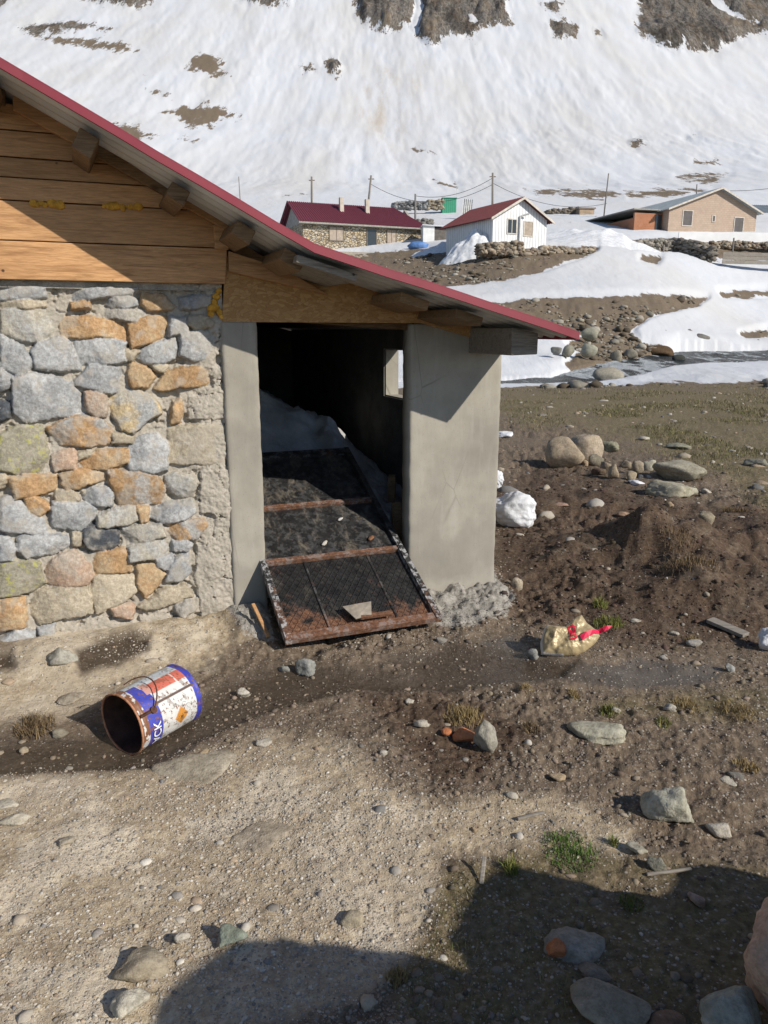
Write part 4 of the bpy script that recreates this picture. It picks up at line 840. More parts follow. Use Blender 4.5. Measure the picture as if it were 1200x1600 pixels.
# lean-to front: osb sheet and boards
PX = lambda pts, o: [WL(x, y, o) for x, y in pts]
mb = MB(); mb.prism(PX([(353, 400), (347, 503), (660, 505), (735, 527), (738, 495), (600, 450)], .035), -.035, -.018); mb.build('lintel_board', mat_osb(), shed, .002)
def under(P, dz): return clip(clip(P, -sl2, 1, RC[1]-sl2*RC[0]-.035-dz), -sl, 1, RK[1]-sl*RK[0]-.035-dz)
for pts, o, tint in [([(357, 368), (358, 424), (520, 462), (540, 425)], .07, .55), ([(545, 425), (525, 464), (668, 502), (730, 527), (737, 492)], .075, .75), ([(600, 470), (668, 503), (668, 478)], .08, .5), ([(738, 494), (733, 520), (775, 531), (806, 533), (806, 512)], .05, .5)]:
    P_ = under(PX(pts, o), .03)
    if len(P_) > 2: MB().prism(P_, -o, -.036, tint=tint).build('fascia_board', WOOD, shed, .003)
mb = MB(); a = WL(755, 531, .09); b = WL(815, 536, .09); mb.beam((a[0], -.09, a[1]), (b[0], -.09, b[1]), .02, .025); mb.build('batten', WOOD, shed, .002)
mb = MB(); mb.prism([(WL(357, 385, .03)[0], zr(WL(357, 385, .03)[0])-.02), (RK[0], zr(RK[0])-.02), (-.05, zr(-.05)-.02), (-.05, 1.63), (WL(357, 385)[0], 1.66)], -.015, .03); mb.build('inner_board', WOOD_OLD, shed)
# plaster piers
du, dr, pr = WL(403, 600)[0], WL(639, 600)[0], .03
def plaster_block(name, poly_fn, u0, u1, z0, z1, v0, v1, parent=shed):
    nu, nz = max(2, int((u1-u0)/.012)), max(2, int((z1-z0)/.012)); U, Z = np.meshgrid(np.linspace(u0, u1, nu), np.linspace(z0, z1, nz), indexing='ij')
    ed = np.minimum(np.minimum(U-u0, u1-U), .02)/.02; Vv = v0 + .004*fbm(U, Z, 6, 4, 91) + .006*(1-ed)**2
    U2 = U + (U < u0+.001)*.004*fbm(Z, Z*0, 14, 3, 92) - (U > u1-.001)*.004*fbm(Z, Z*0+3, 14, 3, 93)
    V = np.stack([U2, Vv, Z], -1); B = np.stack([U2, np.full_like(U, v1), Z], -1)
    idx = np.arange(nu*nz).reshape(nu, nz); f = np.stack([idx[:-1, :-1], idx[1:, :-1], idx[1:, 1:], idx[:-1, 1:]], -1).reshape(-1, 4); nn = nu*nz; fs = [f, f[:, ::-1]+nn]
    for r_ in (idx[0, :], idx[-1, ::-1], idx[::-1, 0], idx[:, -1]): fs.append(np.stack([r_[:-1], r_[1:], r_[1:]+nn, r_[:-1]+nn], 1))
    return link_mesh(name, np.vstack([V.reshape(-1, 3), B.reshape(-1, 3)]), np.vstack(fs), PLASTER, parent, False)
PB = plaster_block('door_pier', None, WL(347, 600)[0]+.005, du, -.25, 1.64, -.03, .09)
PB = plaster_block('door_pier', None, dr, pr, -.25, 1.63, -.02, .09)
# side, back and left walls
mb = MB(); wv0, wv1, wz0, wz1 = .92, 1.58, 1.10, 1.45
def slab_poly(z0): return [(-.08, z0), (pr-.004, z0), (pr-.004, zr(pr-.004)-.014), (-.08, zr(-.08)-.014)]
mb.prism(slab_poly(-.3), .092, wv0).prism(slab_poly(-.3), wv1, DEP-.2).box(-.08, pr-.004, wv0, wv1, -.3, wz0).prism(slab_poly(wz1), wv0, wv1)
mb.build('side_wall', PLASTER, shed)
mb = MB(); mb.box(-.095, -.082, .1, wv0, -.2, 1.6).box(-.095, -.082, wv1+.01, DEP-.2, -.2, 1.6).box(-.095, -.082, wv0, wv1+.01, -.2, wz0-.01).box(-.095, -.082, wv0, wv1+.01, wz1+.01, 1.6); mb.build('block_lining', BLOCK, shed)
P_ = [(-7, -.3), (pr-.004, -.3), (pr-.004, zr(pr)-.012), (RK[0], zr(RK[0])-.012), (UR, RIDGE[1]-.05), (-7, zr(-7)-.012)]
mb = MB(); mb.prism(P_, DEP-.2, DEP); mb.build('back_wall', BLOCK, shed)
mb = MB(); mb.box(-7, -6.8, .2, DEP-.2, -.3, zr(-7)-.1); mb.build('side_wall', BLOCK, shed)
# yellow foam
def foam(pts, name='foam'):
    v, f = ICO[2]; V = []; Fs = []
    for i, (px, py, o, r) in enumerate(pts):
        u, z = WL(px, py, o); s_ = r*.0034; p = v*np.array([s_*random.uniform(.8, 1.4), s_*.5, s_])*(1+.3*fbm3(v+i*3.1, 2, 2, 5))[:, None] + np.array([u, -o, z]); Fs.append(f+len(V)*len(v)); V.append(p)
    link_mesh(name, np.vstack(V), np.vstack(Fs), FOAM, shed, True)
foam([(342, 455, .02, 5), (338, 463, .02, 5), (335, 472, .02, 5), (333, 481, .02, 7), (330, 490, .02, 5), (343, 488, .02, 6), (346, 495, .03, 4)])
foam([(x, 318+random.uniform(-1.5, 2), .06, random.uniform(3, 6.5)) for x in range(52, 98, 6)]); foam([(x, 322+random.uniform(-1, 3), .06, random.uniform(2.5, 6)) for x in range(162, 222, 6)]);

# stone wall: stones traced from the photo (wall picture coordinates) set in mortar
C5 = """T 0,205 195,200 205,222 150,232 0,232|G 0,140 90,134 200,140 205,180 130,198 0,196|O 318,210 400,208 402,233 320,236|G 470,220 500,185 560,170 605,190 612,220 570,238 490,235|O 635,165 700,165 745,190 785,228 770,240 650,240 632,215|G 805,190 870,178 940,178 940,230 860,235 810,232|G 240,150 420,140 610,150 590,172 470,182 380,200 290,205 255,180|M 345,245 440,235 545,245 700,240 790,250 760,270 600,290 460,275 360,268|g 0,240 60,235 190,240 250,300 240,340 170,390 100,375 10,345|O 255,275 360,272 480,285 545,300 565,375 440,360 275,365|O 570,305 620,275 745,268 755,345 680,385 585,412 572,350|G 758,275 830,275 835,345 765,355|T 845,275 900,262 955,295 950,318 870,325 845,305|G 0,350 60,375 100,400 145,480 130,520 75,535 0,490|G 170,385 265,362 300,375 335,445 360,505 250,512 160,500 142,425|G 330,375 480,372 560,385 545,430 565,470 450,480 360,485 330,415|T 560,415 620,425 580,472 550,445|G 620,430 690,390 780,370 782,455 730,480 650,480 610,460|G 805,350 900,335 975,340 980,420 940,460 860,465 805,440|G 325,560 400,490 490,482 565,485 568,580 500,620 420,600 330,580|O 580,475 650,495 690,540 660,580 600,585 572,540|O 690,590 740,520 850,500 960,490 1005,545 930,572 800,585 720,600|T 680,490 750,490 730,515 690,505|G 0,500 65,550 40,590 0,605|G 60,550 150,525 260,545 320,570 365,630 378,705 260,715 120,742 62,700|P 380,610 440,608 475,630 470,715 430,722 385,680|y 485,620 570,590 640,600 700,660 715,700 640,740 590,790 540,775 490,690|O 775,655 810,645 820,690 800,745 760,750|o 205,765 290,730 370,712 460,735 495,780 490,840 380,850 270,850 230,810|T 500,790 598,798 592,835 505,835|L 0,800 100,755 190,755 200,830 228,900 200,965 80,970 0,945|P 232,885 330,865 345,900 340,950 240,962|T 345,880 430,855 400,885 355,905|O 360,905 440,870 575,870 572,925 480,955 375,945|G 590,800 700,795 745,830 745,950 680,965 580,945 575,880|T 745,770 850,755 1000,760 1005,920 860,930 755,925|D 0,650 40,655 45,720 0,740|T 0,970 25,960 28,1010 0,1040|O 40,985 250,975 250,1040 160,1070 75,1085|O 265,985 350,955 480,965 475,1005 380,1025 290,1050|T 245,1045 330,1050 355,1085 340,1105 245,1095|G 355,1050 480,1035 497,1060 495,1110 390,1110|o 485,965 600,955 690,975 735,1050 715,1105 620,1115 530,1115 495,1030|g 735,985 800,975 870,990 870,1080 800,1080 735,1040"""
C6 = """G 0,90 40,68 100,110 180,155 212,230 150,240 60,232 0,220|O 105,85 160,75 230,130 180,155 120,130|G 235,100 330,100 432,125 430,170 370,220 240,215 228,195|g 435,160 500,130 600,120 615,180 520,205 440,205|O 610,118 660,118 655,180 630,192|G 665,130 740,110 860,95 865,140 820,175 730,200 670,170|o 755,195 820,185 900,170 930,200 880,262 800,260 745,235|D 368,225 430,205 530,235 530,290 460,320 385,295|g 545,215 640,200 720,205 735,250 660,275 570,290 535,260|G 80,260 200,240 310,250 325,300 230,330 120,345 85,310|T 325,230 362,230 362,295 330,300|G 0,250 50,270 75,310 60,355 0,362|g 580,300 680,270 745,262 765,310 700,345 585,355|G 770,270 830,265 855,290 830,312 775,315|P 205,400 250,345 340,312 390,370 415,425 390,465 280,470 205,465|O 405,370 440,320 560,308 590,350 588,405 500,415 425,422|L 0,375 130,352 170,380 200,460 160,495 60,515 0,522|O 612,375 690,372 735,415 700,470 650,525 615,460|G 735,460 770,360 830,330 850,420 800,450|T 425,430 560,415 600,425 625,490 560,535 430,590 405,500|T 120,590 150,500 250,480 395,472 410,590 320,610 180,645|O 0,540 100,525 115,600 110,655 0,675|T 620,570 720,500 830,470 860,520 770,555 650,585|P 490,565 540,552 598,560 590,615 510,605|G 5,720 70,670 150,680 160,720 90,750 20,785|G 170,660 245,645 240,700 190,715|G 245,790 300,765 355,800 340,840 270,820|M 780,555 850,545 870,580 820,615 780,590|G 690,345 770,335 750,395 700,385"""
STONES = []
for blk, oy in ((C5, 400), (C6, 750)):
    for s_ in blk.split('|'):
        k = s_.split(); STONES.append((k[0], [(float(q.split(',')[0])*.35, float(q.split(',')[1])*.35+oy) for q in k[1:]]))
PALS = {'G': ((.36, .372, .378), (.45, .455, .45)), 'g': ((.38, .38, .36), (.43, .40, .33)), 'O': ((.46, .295, .155), (.51, .39, .245)), 'o': ((.45, .29, .15), (.41, .405, .385)), 'P': ((.48, .345, .25), (.46, .39, .32)), 'T': ((.42, .37, .28), (.47, .41, .31)), 'L': ((.31, .29, .22), (.36, .335, .26)), 'D': ((.085, .095, .11), (.20, .20, .19)), 'M': ((.38, .36, .32), (.41, .39, .35)), 'y': ((.35, .36, .355), (.50, .40, .24))}
def stone_wall():
    rng = np.random.default_rng(4); u_r = WL(347, 600)[0]+.02; zt_ = WL(0, 437)[1]+.03
    us = np.concatenate([np.linspace(-7.0, -3.2, 60)[:-1], np.arange(-3.2, -2.66, .012), np.arange(-2.66, u_r, .0042)]); zs = np.arange(-.25, zt_, .0042)
    U, Z = np.meshgrid(us, zs, indexing='ij'); shp = U.shape; U = U.ravel(); Z = Z.ravel()
    P = SB[None] + ST[None]*U[:, None]; px, py = proj(P[:, 0], P[:, 1], Z)
    wx = px + 2.6*fbm(px, py, .05, 2, 101) + 2.2*fbm(px, py, .16, 4, 103, .6); wy = py + 2.6*fbm(px, py, .05, 2, 102) + 2.2*fbm(px, py, .16, 4, 104, .6)
    n = len(U); h = np.full(n, -9.0); ca = np.zeros((n, 3)); cb = np.zeros((n, 3)); li = np.zeros(n); dmin = np.full(n, 99.0)
    allst = list(STONES) + [(k, [(-6-x, y) for x, y in reversed(p)]) for k, p in STONES]
    for k, p in allst:
        xs = [q[0] for q in p]; ys = [q[1] for q in p]; sel = np.where((wx > min(xs)-9) & (wx < max(xs)+9) & (wy > min(ys)-9) & (wy < max(ys)+9))[0]
        if len(sel) == 0: continue
        sd = poly_sdf(wx[sel], wy[sel], p) - 2.7; cx_, cy_ = np.mean(xs), np.mean(ys); size = min(max(xs)-min(xs), max(ys)-min(ys))
        tx, ty = rng.normal(size=2)*.00022; o_ = rng.uniform(-.002, .010)
        din = np.maximum(-sd, 0); prof = .032*(1-np.exp(-din/1.1)) - .010
        fac = tx*(wx[sel]-cx_) + ty*(wy[sel]-cy_)
        for _ in range(4):
            a1 = rng.uniform(0, 6.28); d1 = (wx[sel]-cx_)*math.cos(a1)+(wy[sel]-cy_)*math.sin(a1); fac = fac - np.maximum(0, d1-size*rng.uniform(.05, .32))*rng.uniform(.0002, .0010)
        hh = prof + o_ + fac + .006*fbm(wx[sel]*1.0, wy[sel], .05, 4, 105, .42) + .0012*fbm(wx[sel], wy[sel], .3, 3, 106)
        ins = sd < 1.2; b_ = ins & (hh > h[sel]); ii = sel[b_]; h[ii] = hh[b_]; c1, c2 = PALS[k]; br = rng.uniform(.85, 1.12); c1 = np.array(c1)*br; c2 = np.array(c2)*rng.uniform(.9, 1.1)
        ca[ii] = c1; cb[ii] = c2; li[ii] = 1.0 if k == 'L' else 0.0; dmin[sel] = np.minimum(dmin[sel], sd)
    lum = fbm(px, py, .055, 4, 111); fine = fbm(px, py, .25, 3, 112)
    fill = sstep(-.25, .15, lum + .15)                            # where the mortar fills the joint
    edge_r = sstep(282, 336, px + 26*fbm(px, py, .02, 3, 115)); topb = sstep(470, 448, py + 10*lum); foot_ = sstep(960, 990, py)
    cover = np.clip(np.maximum(edge_r*1.0, topb), 0, 1)
    mort = -.044 + .026*fill + .004*fine*fill; mort = np.where(dmin > 14, np.maximum(mort, -.008+.004*fine), mort)
    mort = mort + cover*(.024 + .016*fbm(px, py, .035, 3, 117, .4) + .0022*fine) - (mort+.02)*0
    crack = np.abs(fbm(px, py, .03, 4, 118)); mort = mort - cover*.03*sstep(.022, .0, crack)*sstep(-.1, .3, lum)
    stone = h > np.maximum(mort + .001, -.5); smear = sstep(.12, .4, fbm(px, py, .05, 4, 121) + edge_r*.5 + topb*.3)*.6
    hz = np.where(stone, h, mort); mo = np.where(stone, smear*.8, 1.0)
    V = np.stack([U, -hz, Z], 1); nu, nz = shp; idx = np.arange(n).reshape(nu, nz); f = np.stack([idx[:-1, :-1], idx[1:, :-1], idx[1:, 1:], idx[:-1, 1:]], -1).reshape(-1, 4)
    link_mesh('front_wall', V, f, mat_stonewall(), shed, True, {'stone_a': ca, 'stone_b': cb, 'mortar': mo, 'lichen': li})
    mb = MB(); mb.box(-7, u_r-.03, .06, .22, -.25, zt_+.02); mb.build('wall_core', CONC, shed)
stone_wall()
mb = MB(); mb.box(-7, WL(340, 445)[0], -.018, .2, WL(0, 449)[1], WL(0, 434)[1]+.02); mb.build('ring_beam', CONC, shed)

# ------------------------------------------------------------------ fallen metal door, snow and timber inside the doorway
door = empty('metal_door', SW(-1.04, -.57, .06), SROT, 'black rusty metal door lying aslant out of the open doorway', 'door')
DS = .455; DL = 1.70; dw = .432
ca_, sa_ = 1/math.hypot(1, DS), DS/math.hypot(1, DS)
door.rotation_euler = (math.atan(DS), 0, SROT)
def door_attr(o, rust, dust, chip):
    v = np.array([q.co[:] for q in o.data.vertices]); 
    for k, fn in (('rust', rust), ('dust', dust), ('chip', chip)):
        a = o.data.attributes.new(k, 'FLOAT', 'POINT'); a.data.foreach_set('value', np.array([fn(*q) for q in v], np.float32))
RM, RMD = mat_rusty('rusty_black_paint'), mat_rusty('rusty_diamond_sheet', diamonds=True)
def grid_sheet(x0, x1, y0, y1, z, name, mat, dent=.004, step=.012):
    X, Y = np.meshgrid(np.arange(x0, x1+step/2, step), np.arange(y0, y1+step/2, step), indexing='ij'); Zz = z + dent*fbm(X, Y, 5, 3, 131)
    idx = np.arange(X.size).reshape(X.shape); f = np.stack([idx[:-1, :-1], idx[1:, :-1], idx[1:, 1:], idx[:-1, 1:]], -1).reshape(-1, 4)
    o = link_mesh(name, np.stack([X, Y, Zz], -1).reshape(-1, 3), f, mat, door, True); return o
T = .034
for x0, x1 in ((-dw, -dw+T), (dw-T, dw)):
    mb = MB()
    for i in range(30): mb.box(x0, x1, DL*i/30, DL*(i+1)/30, 0, T+.006)
    o = mb.build('side_rail', RM, door); door_attr(o, lambda x, y, z: .62-.8*y, lambda x, y, z: .3, lambda x, y, z: .8 if y < .7 else .1)
for y0, y1, r_ in ((0, .045, 1.1), (.59, .62, .8), (1.085, 1.115, .75), (DL-.05, DL, .3)):
    mb = MB()
    for i in range(24): mb.box(-dw+T+(2*dw-2*T)*i/24, -dw+T+(2*dw-2*T)*(i+1)/24, y0, y1, .002, T)
    o = mb.build('cross_rail', RM, door); door_attr(o, lambda x, y, z: r_, lambda x, y, z: .4, lambda x, y, z: .25)
for y0, y1, mt_ in ((.045, .585, RMD), (.625, 1.08, RM), (1.12, DL-.05, RM)):
    o = grid_sheet(-dw+T, dw-T, y0, y1, .012, 'panel', mt_)
    if mt_ is RMD: door_attr(o, lambda x, y, z: .85*math.exp(-(y-.045)/.13) + .2*math.exp(-((x+.38)**2)/.012) + .10, lambda x, y, z: .3, lambda x, y, z: 0)
    else: door_attr(o, lambda x, y, z: .02, lambda x, y, z: 1.0, lambda x, y, z: 0.1)
for x in (-.19, .19):
    mb = MB(); mb.box(x, x+.014, .045, .585, .010, .019); o = mb.build('stiffener', RM, door, .004); door_attr(o, lambda x, y, z: .6-1.1*y, lambda x, y, z: .3, lambda x, y, z: .15)
mb = MB(); mb.add([(-.05, .05, .065), (.04, .06, .068), (.065, .145, .08), (-.09, .155, .06), (-.05, .05, .060), (.04, .06, .063), (.065, .145, .075), (-.09, .155, .055)], [(0, 1, 2, 3), (7, 6, 5, 4), (0, 4, 5, 1), (1, 5, 6, 2), (2, 6, 7, 3), (3, 7, 4, 0)])
latch = mb.build('latch_plate', mat_simple('bare_steel', (.27, .235, .19), .6, .3, 20, .2), door)
mb = MB(); mb.box(-.02, .16, .052, .075, .045, .068); mb.box(-.03, .05, .08, .16, .013, .066); o = mb.build('bolt', RM, latch, .004); door_attr(o, lambda x, y, z: 1.2, lambda x, y, z: .2, lambda x, y, z: 0)
# debris on the door
for i, (x, y, s_, c, lab) in enumerate([(-.02, .72, .028, (.55, .52, .46), 'white splinter lying on the black door panel'), (.14, .93, .022, (.6, .58, .55), 'white plaster crumb on the door near the shadow'), (.27, .72, .03, (.26, .13, .07), 'rusty flake on the right of the door panel')]):
    p, f = rock_mesh(300+i, 2, 9, 14); o = link_mesh('debris_flake', p*np.array([s_*.5, s_, s_*.2]), f, MAT_ROCK, None, False, {'lichen': np.zeros(len(p))}); o.color = (*c, 1)
    o.location = Vector(tuple(SW(-1.04, -.57, .06))) + Matrix.Rotation(SROT, 3, 'Z') @ (Matrix.Rotation(math.atan(DS), 3, 'X') @ Vector((x, y, .02+s_*.2))); o.rotation_euler = (.3, .1, -.5); tag(o, lab, 'debris')
# snow heap inside
def snow_heap():
    us = np.linspace(-2.6, -.09, 140); vs2 = np.linspace(.25, 3.4, 150); U, V = np.meshgrid(us, vs2, indexing='ij')
    ridge = np.interp(U, [-2.6, -1.7, -1.25, -1.05, -.72, -.5, -.35, -.12], [1.35, 1.28, 1.24, 1.17, 1.02, .90, .72, .52]); rise = np.where(U > -.62, sstep(-.5, 1.5, V), sstep(.2, 2.0, V)*1.0); rise = rise*sstep(-.05, .5, V)
    rise = _blur(rise, 5, 0); Zz = ridge*rise*1.0 + .07*fbm(U, V, 2.6, 3, 141) + .05*fbm(U, V, 8, 4, 142)*(.35+sstep(.5, .2, np.abs(U+.4))) - .03
    Zz = Zz - .26*np.exp(-((U+.55)/.30)**2-((V-1.12)/.26)**2) + .05*np.exp(-((U+.62)/.2)**2-((V-1.75)/.2)**2)
    dv = np.clip((V+.57)*DS+.06-.05, 0, 9); Zz = np.where((U > -1.5) & (U < -.6) & (V < 1.06), np.minimum(Zz, dv-.05), Zz)
    idx = np.arange(U.size).reshape(U.shape); f = np.stack([idx[:-1, :-1], idx[1:, :-1], idx[1:, 1:], idx[:-1, 1:]], -1).reshape(-1, 4)
    P = np.stack([SW(a, b, c) for a, b, c in zip(U.ravel(), V.ravel(), Zz.ravel())]); tag(link_mesh('snow_heap', P, f, mat_simple('dirty_snow', (.44, .44, .44), .9, .3, 5, .5, 30, .03), None, True), 'grey snow heap piled inside the dark doorway behind the door', 'snow heap')
snow_heap()
def timber(name, a, b, w_, h_, mat, label, cat='timber'):
    mb = MB(); c = (Vector([float(q) for q in a])+Vector([float(q) for q in b]))/2; mb.beam(Vector([float(q) for q in a])-c, Vector([float(q) for q in b])-c, w_, h_); o = mb.build(name, mat, None, .003); o.location = c; return tag(o, label, cat)
timber('stick', SW(-1.62, 1.75, 1.16), SW(-1.36, 1.7, .99), .018, .018, WOOD, 'thin orange stick poking from the snow heap inside the doorway', 'stick')
timber('timber_offcut', SW(-.47, .55, .02), SW(-.36, .75, .62), .05, .03, WOOD_OLD, 'upright brown plank leaning inside the doorway on the right')
timber('timber_offcut', SW(-.52, .18, .02), SW(-.47, .42, .50), .06, .03, WOOD_OLD, 'short brown plank close behind the right door pier')
timber('timber_offcut', SW(-.55, .35, .22), SW(-.28, .6, .36), .03, .03, GREY_WOOD, 'grey batten lying across the snow beside the leaning plank')

# ------------------------------------------------------------------ paint bucket
def bucket():
    a, b = gpt(192, 1160), gpt(277, 1106); R = .126
    A = gz(191, 1132, .125+a[2]); B = gz(274, 1080, .13+b[2]); ax = (B-A); ax[2] = (b[2]-a[2])*.5; L = .30; ax /= np.linalg.norm(ax)
    side = np.cross(ax, [0, 0, 1.0]); side /= np.linalg.norm(side); upv = np.cross(side, ax)
    o_ = empty('paint_bucket', A, 0, 'rusty white and blue metal paint bucket lying on its side', 'bucket')
    mat4 = Matrix(((side[0], upv[0], ax[0], A[0]), (side[1], upv[1], ax[1], A[1]), (side[2], upv[2], ax[2], A[2]), (0, 0, 0, 1))); o_.matrix_world = mat4
    # local: x = towards the camera side, y = up, z = along the axis from the mouth
    ns, np_ = 150, 220; S, PH = np.meshgrid(np.linspace(0, L, ns), np.linspace(0, 2*math.pi, np_, endpoint=False), indexing='ij')
    dent = .0035*fbm(np.cos(PH)*2+S*3, np.sin(PH)*2, 1.2, 3, 151); rr_ = R + dent + .003*((S < .008) | (S > L-.008)) + .0015*np.exp(-((S-.025)/.004)**2)
    X, Y = rr_*np.sin(PH), rr_*np.cos(PH); c = np.empty(S.shape+(3,)); deg = np.degrees(PH); deg = np.where(deg > 180, deg-360, deg); S0 = S; S = S*(.365/L)
    nz1 = fbm(S*1.0, PH*R, 30, 4, 152); nz2 = fbm(S, PH*R, 90, 3, 153)
    c[:] = (.68, .67, .64); m = (deg > -70) & (deg < 5); c[m] = (.55, .60, .62)
    m = (S > .045) & (S < .122) & (deg > 12) & (deg < 200) | ((S > .045) & (S < .10) & (deg <= 12) & (deg > -5)); c[m] = (.06, .07, .40)
    m = (S > .335) & (deg > -30); c[m] = (.05, .06, .40)
    m = (S > .13) & (S < .335) & (deg > 8) & (deg < 34); c[m] = (.60, .16, .11); m = (S > .275) & (S < .283) & (deg > 8) & (deg < 34); c[m] = (.66, .60, .55)
    m = (S > .105) & (S < .14) & (deg > 0) & (deg < 30); c[m] = (.60, .33, .27)
    dS, dP = (S-.235), (deg-98)*math.pi/180*R; m = (np.abs(dS)+np.abs(dP)) < .042; c[m] = (.62, .27, .05); m = ((np.abs(dS)+np.abs(dP)) < .012) & (nz2 > -.1); c[m] = (.10, .06, .03)
    m = (np.abs(deg-52) < 2.2) & (S > .10) & (S < .345); c[m] = (.10, .06, .05)
    vein = np.abs(fbm(S*.5, PH*R, 26, 3, 155)) < .035; m = vein & (S > .14) & (S < .32) & (deg > 56); c[m] = c[m]*.55
    scr = (nz1 > .28) & (S > .12); c[scr] = c[scr]*.55+np.array([.12, .07, .04])*.45
    ru = (nz2 > .42) | (S < .012) | ((S < .045) & (nz1 > .02)); c[ru] = np.array([.22, .10, .055]); S = S0
    idx = np.arange(ns*np_).reshape(ns, np_); f = np.stack([idx[:-1, :], np.roll(idx, -1, 1)[:-1, :], np.roll(idx, -1, 1)[1:, :], idx[1:, :]], -1).reshape(-1, 4)
    link_mesh('shell', np.stack([X, Y, S], -1).reshape(-1, 3), f, mat_vcol('painted_tin', .45, .5, 90, .2, .003, .25), o_, True, {'Col': c.reshape(-1, 3)})
    rust = mat_simple('dark_rust', (.10, .045, .028), .85, .4, 25, .4, 80)
    Xi, Yi = (R-.006)*np.sin(PH), (R-.006)*np.cos(PH); link_mesh('inside', np.stack([Xi, Yi, np.clip(S, .001, L-.012)], -1).reshape(-1, 3), f[:, ::-1].copy(), mat_simple('inner_rust', (.065, .032, .024), .9, .4, 18, .3), o_, True)
    mb = MB(); n = 64; ring = [((R-.002)*math.sin(2*math.pi*i/n), (R-.002)*math.cos(2*math.pi*i/n)) for i in range(n)]; mb.prism(ring, L-.012, L-.008, ax='z'); mb.build('base', rust, o_)
    V = []; Fs = []
    nn, k = 96, 8
    for i in range(nn):
        t = 2*math.pi*i/nn
        for j in range(k):
            q = 2*math.pi*j/k; r = R+.002+.0045*math.cos(q); V.append((r*math.sin(t), r*math.cos(t), .0045*math.sin(q)+.002*math.sin(3*t)))
    for i in range(nn):
        for j in range(k): Fs.append((i*k+j, ((i+1) % nn)*k+j, ((i+1) % nn)*k+(j+1) % k, i*k+(j+1) % k))
    link_mesh('rim', V, Fs, mat_simple('orange_rust', (.36, .17, .09), .8, .4, 40, .3), o_, True)
    pe = math.radians(60); E = Vector((R*math.sin(pe), R*math.cos(pe), .07)); mb = MB(); mb.tube([E, E*1.0+Vector((math.sin(pe), math.cos(pe), 0))*.012], .014, 14); ear = mb.build('handle_lug', rust, o_)
    mb = MB(); pts = []
    for i in range(15):
        t = i/14; ph = math.radians(60-85*t); rad = R+.012+.025*math.sin(math.pi*t); pts.append((rad*math.sin(ph), rad*math.cos(ph), .07+.045*math.sin(math.pi*t)*1.2))
    mb.tube(pts, .0028, 6); mb.build('handle', rust, o_)
    mb = MB(); mb.box(E[0]-.004, E[0]+.008, E[1]-.004, E[1]+.006, .008, .075); mb.build('strap', rust, o_)
    lettering('ACK', o_, lambda x, y: (lambda ph: ((R+.0045)*math.sin(ph), (R+.0045)*math.cos(ph), .052+y))(math.radians(128)-x/R), .050, (.74, .74, .74), 'lettering')
def lettering(txt, parent, fn, size, col, name, bold=.0006):
    cu = bpy.data.curves.new('t', 'FONT'); cu.body = txt; cu.size = size; cu.offset = bold; to = bpy.data.objects.new('t', cu); COL.objects.link(to)
    dg = bpy.context.evaluated_depsgraph_get(); me = bpy.data.meshes.new_from_object(to.evaluated_get(dg)); bpy.data.objects.remove(to)
    bm = bmesh.new(); bm.from_mesh(me); bmesh.ops.triangulate(bm, faces=bm.faces[:]); bmesh.ops.subdivide_edges(bm, edges=[e for e in bm.edges if e.calc_length() > size*.18], cuts=2); 
    bmesh.ops.triangulate(bm, faces=bm.faces[:])
    V = [fn(v.co.x, v.co.y) for v in bm.verts]; bm.verts.index_update(); Fs = [tuple(v.index for v in f.verts) for f in bm.faces]; bm.free()
    return link_mesh(name, V, Fs, mat_simple('print_'+name, col, .6, .1, 30, 0), parent)
bucket()

